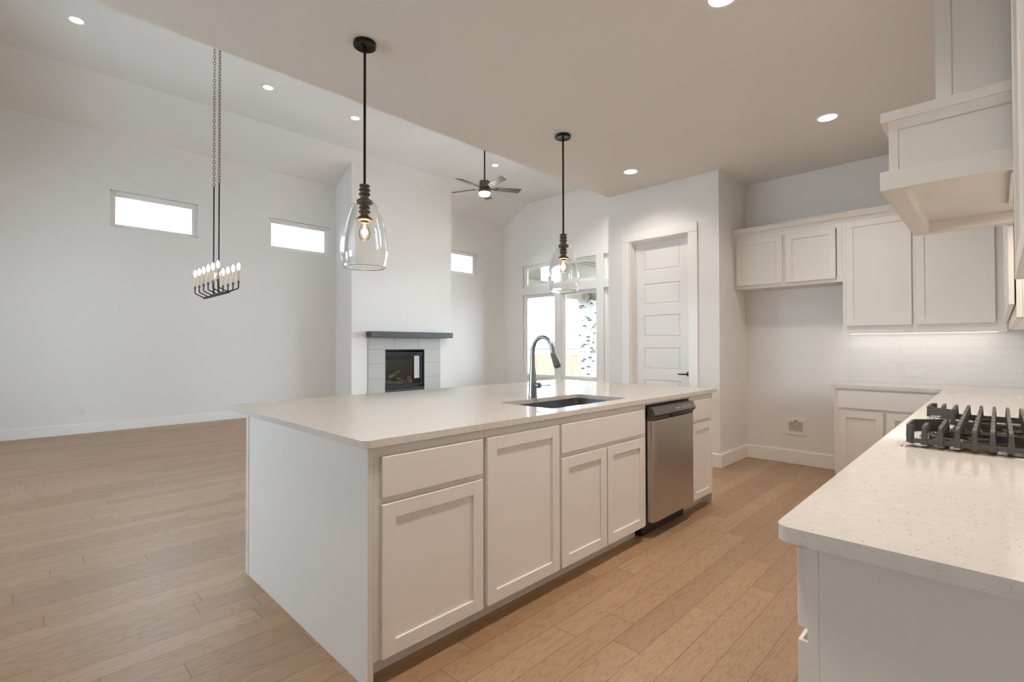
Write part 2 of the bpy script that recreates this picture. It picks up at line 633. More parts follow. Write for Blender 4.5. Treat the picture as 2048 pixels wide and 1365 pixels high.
def wall_holes(mb, axis, t0, t1, a0, a1, z0, z1, holes):
    """wall slab with rectangular holes. axis 'X': plane of constant X, a runs along Y; axis 'Y': a runs along X"""
    As = sorted({a0, a1, *[h[0] for h in holes], *[h[1] for h in holes]})
    Zs = sorted({z0, z1, *[h[2] for h in holes], *[h[3] for h in holes]})
    for i in range(len(As) - 1):
        for j in range(len(Zs) - 1):
            am, zm = (As[i] + As[i + 1]) / 2, (Zs[j] + Zs[j + 1]) / 2
            if any(h[0] < am < h[1] and h[2] < zm < h[3] for h in holes):
                continue
            if axis == 'X':
                mb.box(t0, t1, As[i], As[i + 1], Zs[j], Zs[j + 1])
            else:
                mb.box(As[i], As[i + 1], t0, t1, Zs[j], Zs[j + 1])
    return mb

# ------------------------------------------------------------------ key dimensions (metres)
ZK, ZC, ZE = 3.138, 5.05, 4.578           # kitchen ceiling, great-room flat ceiling, eave
GY, GX, YC = 9.68, 9.484, 8.75            # window wall (left), far wall, crease of the slope
KY, PX, PY, BX = 3.447, 5.203, 2.079, 5.956
RY = -.36                                 # cooktop wall
XW = -3.2                                 # room end behind the camera
FXL, FXR, FY = 4.644, 7.118, 9.005        # chimney breast
ZR = .921                                 # cooktop-side counter height

# ------------------------------------------------------------------ structure
struct('floor', MB().box(XW - .2, GX + .2, RY - .2, GY + .2, -.08, 0), OAK)
W1, W2, W3 = (1.022, 2.197), (3.335, 4.516), (7.335, 8.51)
WT, WB = 3.713, 3.13
struct('wall_left', wall_holes(MB(), 'Y', GY, GY + .16, XW - .2, GX, 0, ZE + .25, [(a, b, WB, WT) for a, b in (W1, W2, W3)]), WALL)
T1 = (6.624, 8.968, 2.835, 3.41)
T2 = (4.08, 6.424, 2.835, 3.41)
MW = [(7.88, 8.968), (6.612, 7.682), (5.334, 6.424), (4.08, 5.136)]
MZ = (.485, 2.635)
struct('wall_far', wall_holes(MB(), 'X', GX, GX + .18, 2.0, GY + .16, 0, ZC + .15, [T1, T2] + [(a, b, *MZ) for a, b in MW]), WALL)
mb = wall_holes(MB(), 'Y', FY, FY + .30, FXL, FXR, 0, 4.90, [(5.383, 6.353, .30, 1.223)])
slope = (ZC - ZE) / (GY - YC)
def eave(y): return ZC - (y - YC) * slope + .03
for x0, x1, zb in ((FXL, 5.3, 0), (5.3, 6.44, 1.5), (6.44, FXR, 0)):
    mb.poly([(FY + .30, zb), (GY - .002, zb), (GY - .002, eave(GY)), (FY + .30, eave(FY + .30))], 0, x0, x1)
mb.poly([(FY, 4.90), (FY + .30, 4.90 - .08), (FY + .30, eave(FY + .30)), (FY, eave(FY))], 0, FXL, FXR)
struct('wall_chimney', mb, WALL)
struct('wall_header', MB().box(XW, GX, KY - .14, KY, ZK + .002, ZC), WALL)
DH = (2.402, 3.149, 0, 2.534)             # pantry door opening (Y0, Y1, Z0, Z1)
struct('wall_pantry', wall_holes(MB(), 'X', PX, PX + .12, PY, KY, 0, ZK, [DH]).box(PX + .12, GX, KY - .12, KY, 0, ZK).box(PX + .12, BX + .12, PY, PY + .12, 0, ZK), WALL)
struct('wall_kitchen', MB().box(BX, BX + .12, RY - .12, PY - .001, 0, ZK), WALL)
struct('wall_right', MB().box(XW, BX, RY - .12, RY, 0, ZK), WALL)
FILL_RG, FILL_RK = (5.4, 7.5, .9, 2.35), (2.85, 4.4, 1.2, 2.3)  # unseen rear-wall openings, added to let in fill daylight
struct('wall_rear', wall_holes(MB(), 'X', XW - .15, XW, RY - .12, GY, 0, ZC + .1, [FILL_RG, FILL_RK]), WALL)
struct('ceiling', MB().box(XW, BX + .12, RY - .12, KY - .14, ZK, ZK + .12).box(XW, PX + .12, KY - .14, KY, ZK - .0, ZK + .002), CEIL)
mb = MB()
mb.poly([(KY - .14, ZC), (YC, ZC), (GY + .16, ZE - .085), (GY + .16, ZE + .1), (YC, ZC + .15), (KY - .14, ZC + .15)], 0, XW - .15, GX + .18)
struct('ceiling.001', mb, CEIL)

# baseboards
def baseboard(mb, axis, t, side, a0, a1, h=.145, d=.016):
    if axis == 'Y':
        mb.box(a0, a1, t, t + side * d, 0, h, .003)
    else:
        mb.box(t, t + side * d, a0, a1, 0, h, .003)
mb = MB()
baseboard(mb, 'Y', GY, -1, XW, FXL)
baseboard(mb, 'X', FXL, -1, FY, GY)
baseboard(mb, 'Y', FY, -1, FXL, 4.98)
baseboard(mb, 'Y', FY, -1, 6.80, FXR)
baseboard(mb, 'X', GX, -1, KY, GY)
struct('baseboard_left', mb, TRIM)
mb = MB()
baseboard(mb, 'X', PX, -1, PY, 2.29)
baseboard(mb, 'X', PX, -1, 3.262, KY)
baseboard(mb, 'Y', PY, -1, PX - .016, BX)
baseboard(mb, 'X', BX, -1, 1.09, PY)
struct('baseboard_pantry', mb, TRIM)

# ---- windows
NWIN = [0]
def window(axis, plane, a0, a1, z0, z1, setback=.075, fw_=.05):
    """vinyl window: frame with a stepped sash line, and one pane"""
    NWIN[0] += 1
    f = (lambda a, d, z: (a, plane + d, z)) if axis == 'Y' else (lambda a, d, z: (plane + d, a, z))
    root = thing('window_%d' % NWIN[0], None, None, f((a0 + a1) / 2, setback, z0), kind='structure')
    mb = MB(f)
    for k, (w, d0, d1) in enumerate(((fw_, setback, setback + .07), (fw_ + .028, setback + .022, setback + .06))):
        mb.box(a0, a1, d0, d1, z1 - w, z1, .002).box(a0, a1, d0, d1, z0, z0 + w, .002)
        mb.box(a0, a0 + w, d0, d1, z0 + w, z1 - w, .002).box(a1 - w, a1, d0, d1, z0 + w, z1 - w, .002)
    obj('frame', mb, VINYL, root)
    obj('pane', MB(f).box(a0 + fw_, a1 - fw_, setback + .038, setback + .044, z0 + fw_, z1 - fw_), PANE, root)
    return root
for a, b in (W1, W2, W3):
    window('Y', GY, a, b, WB, WT)
window('X', GX, *T1)
window('X', GX, *T2)
for a, b in MW:
    window('X', GX, a, b, *MZ)
window('X', XW - .15, *FILL_RG, .05)  # added windows behind the camera, there only for fill light
window('X', XW - .15, *FILL_RK, .05)
struct('trim_1', MB().box(GX - .035, GX + .07, 4.0, 9.01, MZ[0] - .022, MZ[0], .004).box(GX - .014, GX, 4.03, 8.99, MZ[0] - .07, MZ[0] - .022, .002), TRIM)

# ---- pantry door with casing
mb = MB(lambda a, d, z: (PX - d, a, z))
cw = .095
hd_ = DH[3] - .004
mb.box(DH[1] - .004, DH[1] + cw, 0, .018, 0, hd_ - .0005, .002).box(DH[0] - cw, DH[0] + .004, 0, .018, 0, hd_ - .0005, .002)
mb.box(DH[0] - cw, DH[1] + cw, 0, .020, hd_, DH[3] + cw, .002)
mb.box(DH[1] - .018, DH[1] + .001, -.12, -.0005, 0, DH[3] - .0185).box(DH[0] - .001, DH[0] + .018, -.12, -.0005, 0, DH[3] - .0185).box(DH[0] - .001, DH[1] + .001, -.12, -.0005, DH[3] - .018, DH[3] + .001)
mb.box(DH[1] - .030, DH[1] - .0185, -.09, -.055, 0, DH[3] - .0305).box(DH[0] + .0185, DH[0] + .030, -.09, -.055, 0, DH[3] - .0305).box(DH[0] + .0185, DH[1] - .0185, -.09, -.055, DH[3] - .030, DH[3] - .0185)
struct('trim_2', mb, TRIM)
root = thing('door_1', None, None, (PX + .1, (DH[0] + DH[1]) / 2, 0), kind='structure')
D0, D1, DX = DH[0] + .020, DH[1] - .020, PX + .090
fD = lambda a, d, z: (DX - d, a, z)
pan = [(2.170, 2.437), (1.770, 2.020), (1.386, 1.647), (1.005, 1.263), (.62, .885), (.22, .50)]
mb = MB(fD)
mb.box(D0, D1, -.035, -.010, .012, DH[3] - .022)
py0, py1 = 2.552, 3.012
mb.box(D0, py0, -.010, 0, .012, DH[3] - .022).box(py1, D1, -.010, 0, .012, DH[3] - .022)
zs = [.012] + [z for p in reversed(pan) for z in p] + [DH[3] - .022]
for i in range(0, len(zs), 2):
    mb.box(py0, py1, -.010, 0, zs[i], zs[i + 1])
obj('slab', mb, DOORP, root)
for z0, z1 in pan:
    mb = MB(fD)
    # sunk moulding and a raised field, a little in from the panel edge
    o_, i_ = (py0, py1, z0, z1), (py0 + .022, py1 - .022, z0 + .022, z1 - .022)
    v = [(o_[0], -.001, o_[2]), (o_[1], -.001, o_[2]), (o_[1], -.001, o_[3]), (o_[0], -.001, o_[3]),
         (o_[0] + .010, -.008, o_[2] + .010), (o_[1] - .010, -.008, o_[2] + .010), (o_[1] - .010, -.008, o_[3] - .010), (o_[0] + .010, -.008, o_[3] - .010),
         (i_[0], -.003, i_[2]), (i_[1], -.003, i_[2]), (i_[1], -.003, i_[3]), (i_[0], -.003, i_[3])]
    fcs = [(8, 9, 10, 11)]
    for q in (0, 4):
        for k in range(4):
            j = (k + 1) % 4
            fcs.append((q + k, q + j, q + 4 + j, q + 4 + k))
    mb.faces(v, fcs)
    obj('panel', mb, DOORP, root)
mb = MB()
hz = .965
mb.lathe([(.031, 0), (.031, -.006), (.028, -.010), (.012, -.012), (.011, -.045)], (DX, 2.452, hz), 24, 'X')
mb.tube([(DX - .043, 2.452, hz), (DX - .046, 2.47, hz), (DX - .044, 2.50, hz - .001), (DX - .040, 2.565, hz - .002)], [.010, .009, .008, .007], 10)
obj('handle', mb, BLACK, root, smooth=True)

# ---- tiled splashback
mb = MB().box(BX - .008, BX, RY, 1.090, ZR, 1.415)
struct('wall_backsplash', mb, TILE_X)
struct('wall_backsplash.001', MB().box(1.07, BX - .008, RY, RY + .008, ZR, 1.87), TILE_Y)

# ------------------------------------------------------------------ cabinets
fI = lambda a, d, z: (a, 1.668 - d, z)     # island fronts face -Y; d = outward from the face frame
fB = lambda a, d, z: (5.345 - d, a, z)     # back-wall base cabinets face -X
fU = lambda a, d, z: (5.62 - d, a, z)      # back-wall wall cabinets face -X
fR = lambda a, d, z: (a, .272 + d, z)      # cooktop-wall base cabinets face +Y
fS = lambda a, d, z: (a, -.060 + d, z)     # cooktop-wall wall cabinets face +Y

def shaker(root, f, a0, a1, z0, z1, rail=.058, th=.020, gap=.002, mat=None, name='door'):
    mb = MB(f)
    g0, g1 = gap, gap + th
    mb.box(a0, a0 + rail, g0, g1, z0, z1, .0015).box(a1 - rail, a1, g0, g1, z0, z1, .0015)
    mb.box(a0 + rail - .001, a1 - rail + .001, g0, g1 - .0003, z0, z0 + rail, .0012).box(a0 + rail - .001, a1 - rail + .001, g0, g1 - .0003, z1 - rail, z1, .0012)
    d = obj(name, mb, mat or CAB, root)
    obj('door_panel', MB(f).box(a0 + rail - .005, a1 - rail + .005, g0 + .003, g1 - .010, z0 + rail - .005, z1 - rail + .005), mat or CAB, d)
    return d

def slab_front(root, f, a0, a1, z0, z1, th=.020, gap=.002, name='drawer_front'):
    return obj(name, MB(f).box(a0, a1, gap, gap + th, z0, z1, .002), CAB, root)

def frame_mb(f, a0, a1, z0, z1, stiles, rails, th=.020):
    mb = MB(f)
    for s0, s1 in stiles:
        mb.box(s0, s1, -th, 0, z0, z1, .0006)
    for r0, r1 in rails:
        mb.box(a0 + .001, a1 - .001, -th, -.0004, r0, r1)
    return mb

def carcass_mb(f, a0, a1, z0, z1, depth, top=False, th=.016):
    mb = MB(f)
    mb.box(a0, a0 + th, -depth, -.021, z0, z1).box(a1 - th, a1, -depth, -.021, z0, z1)
    mb.box(a0 + th, a1 - th, -depth, -.021, z0, z0 + th).box(a0 + th, a1 - th, -depth, -depth + th, z0 + th, z1)
    if top:
        mb.box(a0 + th, a1 - th, -depth, -.021, z1 - th, z1)
    return mb

IB, IT = .095, .9015       # island cabinet box bottom / top
IDEP = 3.018 - 1.668
def toe(mb, a0, a1, f=fI):
    mb.box(a0, a1, -.094, -.078, 0, IB)
    return mb

# 1. drawer-over-door cabinet with the big end panel
r1 = thing('base_cabinet', 'island base cabinet at the near corner, wide drawer over one door, plain end panel', 'cabinet', (1.2, 2.3, 0), 'base cabinets of the island')
obj('carcass', carcass_mb(fI, .952, 1.504, IB, IT, IDEP - .004), CAB, r1)
obj('face_frame', frame_mb(fI, .9505, 1.504, IB, IT, [(.9505, .985), (1.470, 1.504)], [(IB, .125), (.665, .715), (.845, IT)]), CAB, r1)
obj('end_panel', MB().box(.930, .950, 1.668, 3.018, 0, .902, .001).box(.926, .9305, 1.668, 1.700, 0, .9018, .0008).box(.924, .946, 3.006, 3.026, .006, .9018, .006).box(.926, .9305, 2.990, 3.018, .0, .9018, .0008), CAB, r1)
obj('toe_kick', toe(MB(fI), .952, 1.504), CAB, r1)
slab_front(r1, fI, .975, 1.482, .706, .860)
shaker(r1, fI, .975, 1.482, .102, .680)
# 2. tall single-door cabinet
r2 = thing('base_cabinet', 'island base cabinet with one tall full-height door and no drawer', 'cabinet', (1.77, 2.3, 0), 'base cabinets of the island')
obj('carcass', carcass_mb(fI, 1.506, 2.027, IB, IT, IDEP - .004), CAB, r2)
obj('face_frame', frame_mb(fI, 1.506, 2.027, IB, IT, [(1.506, 1.54), (1.995, 2.027)], [(IB, .125), (.845, IT)]), CAB, r2)
obj('toe_kick', toe(MB(fI), 1.506, 2.027), CAB, r2)
shaker(r2, fI, 1.508, 2.022, .102, .860)
# 3. sink base
r3 = thing('base_cabinet', 'island sink cabinet with a wide false drawer front above a pair of doors', 'cabinet', (2.48, 2.3, 0), 'base cabinets of the island')
obj('carcass', carcass_mb(fI, 2.029, 2.944, IB, IT, IDEP - .004), CAB, r3)
obj('face_frame', frame_mb(fI, 2.029, 2.944, IB, IT, [(2.029, 2.065), (2.44, 2.49), (2.875, 2.944)], [(IB, .125), (.665, .715), (.845, IT)]), CAB, r3)
obj('toe_kick', toe(MB(fI), 2.029, 2.935), CAB, r3)
slab_front(r3, fI, 2.040, 2.896, .706, .860, name='false_front')
shaker(r3, fI, 2.040, 2.460, .102, .680)
shaker(r3, fI, 2.472, 2.896, .102, .680)
# 5. narrow end cabinet
r5 = thing('base_cabinet', 'narrow island base cabinet beyond the dishwasher, small drawer over a slim door', 'cabinet', (3.8, 2.3, 0), 'base cabinets of the island')
obj('carcass', carcass_mb(fI, 3.586, 3.988, IB, IT, IDEP - .004), CAB, r5)
obj('face_frame', frame_mb(fI, 3.586, 3.990, IB, IT, [(3.586, 3.622), (3.935, 3.990)], [(IB, .125), (.665, .715), (.845, IT)]), CAB, r5)
obj('end_panel', MB().box(3.992, 4.012, 1.668, 3.018, 0, .902, .001), CAB, r5)
obj('toe_kick', toe(MB(fI), 3.586, 3.990), CAB, r5)
obj('filler_strip', MB(fI).box(2.946, 3.584, -.018, 0, .884, IT, .0006), CAB, r5)
slab_front(r5, fI, 3.611, 3.950, .706, .860)
shaker(r5, fI, 3.611, 3.950, .102, .680, rail=.052)

# 4. dishwasher
dw = thing('dishwasher', 'stainless steel dishwasher with a dark control panel built into the island', 'dishwasher', (3.26, 1.7, 0))
DA, DB = 2.958, 3.574
obj('body', MB(fI).box(DA - .004, DB + .004, -.58, -.002, .09, .876).box(DA, DB, -.58, -.055, .004, .09), BLACKP, dw)
mb = MB()
outl = [(DA, -.002), (DA, .030), (DA + .004, .040), (DA + .016, .046), (DA + .06, .049), (DB - .06, .049), (DB - .016, .046), (DB - .004, .040), (DB, .030), (DB, -.002)]
mb.poly([(a, 1.668 - d) for a, d in outl], 2, .112, .782)
obj('door', mb, STEEL, dw, bevel=.002)
mb = MB()
# panel: bevelled nose that leans back towards the top
prof = [(-.001, .784), (.040, .784), (.043, .800), (.060, .812), (.063, .822), (.046, .862), (.038, .868), (-.001, .870)]
mb.poly([(1.668 - d, z) for d, z in prof], 0, DA + .002, DB - .002)
cp = obj('control_panel', mb, DARKP, dw, bevel=.003)
mb = MB()
mb.poly([(1.668 - .042, .788), (1.668 - .0455, .788), (1.668 - .0625, .812), (1.668 - .056, .813)], 0, 3.205, 3.325)
obj('handle_pocket', mb, BLACKP, cp)
# wordmark and button marks lie on the leaning face
nface = Vector((0, -(.862 - .822), .063 - .046)).normalized()
def on_panel(a, t):
    z = .822 + .040 * t
    d = .063 - .017 * t
    return Vector((a, 1.668 - d, z))
def marks(items, name, parent, mat):
    for a, t, w, h in items:
        c = on_panel(a, t)
        u = Vector((1, 0, 0)) * w / 2
        v = Vector((0, .017, .040)).normalized() * h / 2
        n = nface * .0006
        p = [c - u - v, c + u - v, c + u + v, c - u + v]
        mb = MB().faces([tuple(q - n) for q in p] + [tuple(q + n) for q in p], [(3, 2, 1, 0), (4, 5, 6, 7), (0, 1, 5, 4), (1, 2, 6, 5), (2, 3, 7, 6), (3, 0, 4, 7)])
        obj(name, mb, mat, parent)
MARK = plain('pale_print', (.62, .60, .57), .5)
marks([(3.375, .52, .02, .003), (3.412, .62, .008, .004), (3.412, .35, .016, .003), (3.450, .60, .018, .003), (3.450, .34, .010, .003), (3.488, .62, .016, .003), (3.488, .36, .020, .003)], 'button_mark', cp, MARK)
marks([(3.54, .55, .022, .022)], 'start_button', cp, plain('grey_button', (.16, .15, .145), .4))
def text_part(name, body, size, loc, rot, mat, parent, ext=.0003):
    fc = bpy.data.curves.new(name, 'FONT')
    fc.body = body
    fc.size = size
    fc.extrude = ext
    fc.align_x = 'CENTER'
    fc.align_y = 'CENTER'
    fc.materials.append(mat)
    tmp = bpy.data.objects.new(name, fc)
    me = bpy.data.meshes.new_from_object(tmp)
    bpy.data.objects.remove(tmp)
    bpy.data.curves.remove(fc)
    if not me.materials:
        me.materials.append(mat)
    t = bpy.data.objects.new(name, me)
    COL.objects.link(t)
    t.location = Vector(loc) - ORG[parent.name]
    t.rotation_euler = rot
    t.parent = parent
    ORG[t.name] = ORG[parent.name]
    return t
tilt = math.atan2(.040, .017)
text_part('wordmark', 'FRIGIDAIRE', .0125, on_panel(3.295, .5) + nface * .0008, (tilt, 0, 0), MARK, cp)
obj('toe_panel', MB(fI).box(DA, DB, -.05, -.040, .006, .108), BLACKP, dw)

# ---- island worktop
SX0, SX1, SY0, SY1 = 2.094, 2.878, 1.757, 2.186
hole = arc_poly([(SX0, SY0), (SX1, SY0), (SX1, SY1), (SX0, SY1)], [.02] * 4)
tag(obj('worktop', MB().slab(arc_poly([(.893, 1.638), (4.050, 1.638), (4.050, 3.300), (.893, 3.300)], [.028, .010, .028, .010]), [hole], .9026, .931), QUARTZ, loc=(2.5, 2.4, .9026), bevel=.003),
    'long white speckled quartz worktop covering the kitchen island', 'worktop')

# ---- sink
sk = thing('sink', 'grey undermount steel sink set into the island worktop', 'sink', (2.486, 1.972, .66))
mb = MB()
def rr(x0, x1, y0, y1, r):
    return arc_poly([(x0, y0), (x1, y0), (x1, y1), (x0, y1)], [r] * 4, 5)
lv = [(rr(SX0 - .018, SX1 + .018, SY0 - .018, SY1 + .018, .03), .9012), (rr(SX0 + .002, SX1 - .002, SY0 + .002, SY1 - .002, .03), .9012), (rr(SX0 + .004, SX1 - .004, SY0 + .004, SY1 - .004, .03), .722), (rr(SX0 + .02, SX1 - .02, SY0 + .02, SY1 - .02, .03), .700)]
rings = [[mb.bm.verts.new((x, y, z)) for x, y in l] for l, z in lv]
for A, B in zip(rings, rings[1:]):
    for k in range(len(A)):
        j = (k + 1) % len(A)
        mb.bm.faces.new([A[k], A[j], B[j], B[k]])
mb.bm.faces.new(rings[-1])
bs = obj('basin', mb, SINKM, sk, smooth=True)
sm = bs.modifiers.new('solid', 'SOLIDIFY')
sm.thickness = .0015
sm.offset = -1
obj('drain', MB().lathe([(.055, 0), (.055, .003), (.045, .004), (.04, .001), (.002, .001)], (2.486, 1.972, .7005), 28), CHROME, sk, smooth=True)

# ---- faucet
fx, fyy = 2.58, 2.344
fa = thing('faucet', 'tall dark pull-down kitchen faucet arching over the island sink', 'faucet', (fx, fyy, .914))
obj('body', MB().lathe([(.033, 0), (.033, .004), (.031, .006), (.0285, .09), (.0245, .16), (.0185, .21), (.0165, .235), (.0155, .25)], (fx, fyy, .9145), 28), FAUCET, fa, smooth=True)
pts = [(fx, fyy, 1.155), (fx, fyy, 1.20)]
cr_, cyc = .088, fyy - .092
for k in range(0, 15):
    a = R(-4 + k * 168 / 14)
    pts.append((fx, cyc + .092 * math.cos(a), 1.236 + .105 * math.sin(a)))
pts.append((fx, fyy - .190, 1.205))
obj('spout', MB().tube(pts, [.0158] * 2 + [.0150] * 15 + [.0148], 16), FAUCET, fa, smooth=True)
a_ = Vector((fx, fyy - .1875, 1.220))
b_ = Vector((fx, fyy - .228, 1.135))
dr = (b_ - a_).normalized()
mb = MB()
mb.tube([a_ - dr * .012, a_, a_ + dr * .03, b_ - dr * .006, b_], [.0155, .0175, .0185, .0235, .0215], 20)
for k in range(20):
    an = 2 * PI * k / 20
    side = Vector((1, 0, 0)) * math.cos(an) + dr.cross(Vector((1, 0, 0))) * math.sin(an)
    mb.tube([a_ + dr * .03 + side * .0182, b_ - dr * .008 + side * .0232], .0013, 5)
obj('spray_head', mb, plain('dark_spray_head', (.10, .10, .095), .38, .7), fa, smooth=True)
mb = MB()
mb.lathe([(.013, -.026), (.0195, -.034), (.0215, -.05), (.0205, -.066), (.013, -.074)], (fx, fyy, 1.004), 20, 'Y')
mb.tube([(fx, fyy - .070, 1.004), (fx, fyy - .095, 1.005), (fx, fyy - .148, 1.009), (fx, fyy - .156, 1.009)], [.008, .0055, .0055, .0072], 12)
obj('lever', mb, FAUCET, fa, smooth=True)

fa.location = (2.459, 2.234, .9312)
fa.scale = (.953, .953, .953)

# ---- back wall base cabinet
rb = thing('base_cabinet', 'base cabinet on the back wall beside the open fridge recess, wide drawer over two doors', 'cabinet', (5.65, .7, 0), 'base cabinets along the kitchen walls')
obj('carcass', carcass_mb(fB, .34, 1.0865, IB, ZR - .031, BX - 5.345 - .002), CAB, rb)
obj('face_frame', frame_mb(fB, .34, 1.086, IB, ZR - .031, [(.34, .375), (.685, .722), (1.052, 1.086)], [(IB, .125), (.675, .72), (.862, ZR - .031)]), CAB, rb)
obj('toe_kick', MB(fB).box(.34, 1.085, -.094, -.078, 0, IB), CAB, rb)
slab_front(rb, fB, .362, 1.050, .712, .872)
shaker(rb, fB, .716, 1.050, .102, .686)
shaker(rb, fB, .362, .694, .102, .686)

# ---- cooktop wall base cabinets
CT = ZR - .031
rc = thing('base_cabinet', 'drawer base cabinet closest to the camera, plain end panel under the cooktop counter end', 'cabinet', (1.6, 0, 0), 'base cabinets along the kitchen walls')
obj('carcass', carcass_mb(fR, 1.122, 2.198, IB, CT, .622), CAB, rc)
obj('face_frame', frame_mb(fR, 1.101, 2.198, .0, CT, [(1.101, 1.15), (2.16, 2.198)], [(IB, .125), (.405, .44), (.675, .715), (.86, CT)]), CAB, rc)
obj('end_panel', MB().box(1.100, 1.120, RY + .002, .2516, 0, CT, .001), CAB, rc)
obj('toe_kick', MB(fR).box(1.15, 2.198, -.094, -.078, 0, IB), CAB, rc)
for z0, z1 in ((.708, .868), (.425, .684), (.105, .400)):
    slab_front(rc, fR, 1.118, 2.18, z0, z1)
rd = thing('base_cabinet', 'base cabinet directly under the gas cooktop with two doors', 'cabinet', (2.7, 0, 0), 'base cabinets along the kitchen walls')
obj('carcass', carcass_mb(fR, 2.20, 3.20, IB, CT, .622), CAB, rd)
obj('face_frame', frame_mb(fR, 2.20, 3.20, IB, CT, [(2.20, 2.235), (2.68, 2.72), (3.165, 3.20)], [(IB, .125), (.675, .715), (.86, CT)]), CAB, rd)
obj('toe_kick', MB(fR).box(2.20, 3.20, -.094, -.078, 0, IB), CAB, rd)
slab_front(rd, fR, 2.218, 3.182, .708, .868, name='false_front')
shaker(rd, fR, 2.218, 2.695, .105, .684)
shaker(rd, fR, 2.705, 3.182, .105, .684)
re_ = thing('base_cabinet', 'corner base cabinet between the cooktop and the back wall run', 'cabinet', (4.2, 0, 0), 'base cabinets along the kitchen walls')
obj('carcass', carcass_mb(fR, 3.202, 5.30, IB, CT, .622), CAB, re_)
obj('face_frame', frame_mb(fR, 3.202, 5.30, IB, CT, [(3.202, 3.24), (3.86, 3.90), (4.52, 4.56), (5.22, 5.30)], [(IB, .125), (.675, .715), (.86, CT)]), CAB, re_)
obj('toe_kick', MB(fR).box(3.202, 5.40, -.094, -.078, 0, IB), CAB, re_)
for a0, a1 in ((3.22, 3.87), (3.89, 4.53), (4.55, 5.23)):
    slab_front(re_, fR, a0, a1, .708, .868)
    shaker(re_, fR, a0, a1, .105, .684)

tag(obj('worktop', MB().slab(arc_poly([(1.062, RY + .010), (BX - .010, RY + .010), (BX - .010, 1.113), (5.315, 1.113), (5.315, .320), (1.062, .320)], [0, 0, 0, .006, 0, .030]), [], CT + .0005, ZR), QUARTZ, loc=(3, 0, CT), bevel=.003),
    'L-shaped white speckled quartz worktop carrying the gas cooktop', 'worktop')

# ---- wall cabinets
UB, UT = 1.402, 2.474
uf = thing('wall_cabinet', 'short two-door wall cabinet above the empty fridge recess', 'cabinet', (5.79, 1.57, 1.9), 'cabinets hung on the back wall')
obj('carcass', carcass_mb(fU, 1.062, 2.0785, 1.899, UT, .335, top=True), CAB, uf)
obj('face_frame', frame_mb(fU, 1.062, 2.0785, 1.899, UT, [(1.062, 1.11), (1.55, 1.592), (2.045, 2.0785)], [(1.899, 1.945), (2.425, UT)]), CAB, uf)
shaker(uf, fU, 1.115, 1.556, 1.934, 2.432, rail=.060)
shaker(uf, fU, 1.588, 2.048, 1.934, 2.432, rail=.060)
ut = thing('wall_cabinet', 'tall two-door wall cabinet over the tiled backsplash on the back wall', 'cabinet', (5.79, .5, 1.4), 'cabinets hung on the back wall')
obj('carcass', carcass_mb(fU, -.055, 1.0615, UB, UT, .335, top=True), CAB, ut)
obj('face_frame', frame_mb(fU, -.055, 1.0615, UB, UT, [(-.055, .03), (.50, .56), (1.015, 1.0615)], [(UB, 1.475), (2.455, UT)]), CAB, ut)
shaker(ut, fU, .543, 1.030, 1.466, 2.462)
shaker(ut, fU, .012, .512, 1.466, 2.462)
obj('light_rail', MB(fU).box(-.055, 1.0615, -.018, .004, UB - .012, UB, .001), CAB, ut)
us = thing('wall_cabinet', 'wall cabinet on the cooktop wall between the range hood and the corner', 'cabinet', (4.4, -.2, 1.4), 'cabinets hung on the cooktop wall')
obj('carcass', carcass_mb(fS, 3.172, 5.618, UB, UT, .298, top=True), CAB, us)
obj('face_frame', frame_mb(fS, 3.172, 5.618, UB, UT, [(3.172, 3.21), (3.76, 3.80), (4.37, 4.41), (4.98, 5.02), (5.52, 5.618)], [(UB, 1.475), (2.455, UT)]), CAB, us)
for a0, a1 in ((3.180, 3.77), (3.79, 4.38), (4.40, 4.99), (5.01, 5.55)):
    shaker(us, fS, a0, a1, 1.462, 2.462, gap=.005)
un = thing('wall_cabinet', 'wall cabinet nearer than the range hood, cut off by the right picture edge', 'cabinet', (1.6, -.2, 1.4), 'cabinets hung on the cooktop wall')
obj('carcass', carcass_mb(fS, .95, 2.15, UB + .05, UT, .298, top=True), CAB, un)
obj('face_frame', frame_mb(fS, .95, 2.15, UB + .05, UT, [(.95, .99), (1.53, 1.57), (2.10, 2.15)], [(UB + .05, 1.50), (2.455, UT)]), CAB, un)
for a0, a1 in ((.96, 1.545), (1.555, 2.142)):
    shaker(un, fS, a0, a1, 1.476, 2.462)
# crown moulding over the back wall cabinets, returning along the cooktop wall
def crown(mb, f, a0, a1, z0):
    prof = [(-.06, z0), (.004, z0), (.006, z0 + .014), (.014, z0 + .018), (.016, z0 + .026), (.030, z0 + .034), (.044, z0 + .058), (.048, z0 + .066), (.056, z0 + .070), (.056, z0 + .080), (-.06, z0 + .080)]
    g = [(f(a0, d, z), f(a1, d, z)) for d, z in prof]
    A = [mb.bm.verts.new(p[0]) for p in g]
    B = [mb.bm.verts.new(p[1]) for p in g]
    n = len(A)
    mb.bm.faces.new(A)
    mb.bm.faces.new(list(reversed(B)))
    for i in range(n):
        j = (i + 1) % n
        mb.bm.faces.new([A[j], A[i], B[i], B[j]])
mb = MB()
crown(mb, fU, -.055, 2.0783, UT + .0005)
tag(obj('crown_moulding', mb, CAB, loc=(5.62, 1, UT)), 'long stepped crown moulding along the top of the back wall cabinets', 'moulding')
mb = MB()
crown(mb, fS, 3.172, 5.56, UT + .0005)
tag(obj('crown_moulding', mb, CAB, loc=(4.4, -.06, UT)), 'crown moulding on the corner cabinets beside the hood on the cooktop wall', 'moulding')

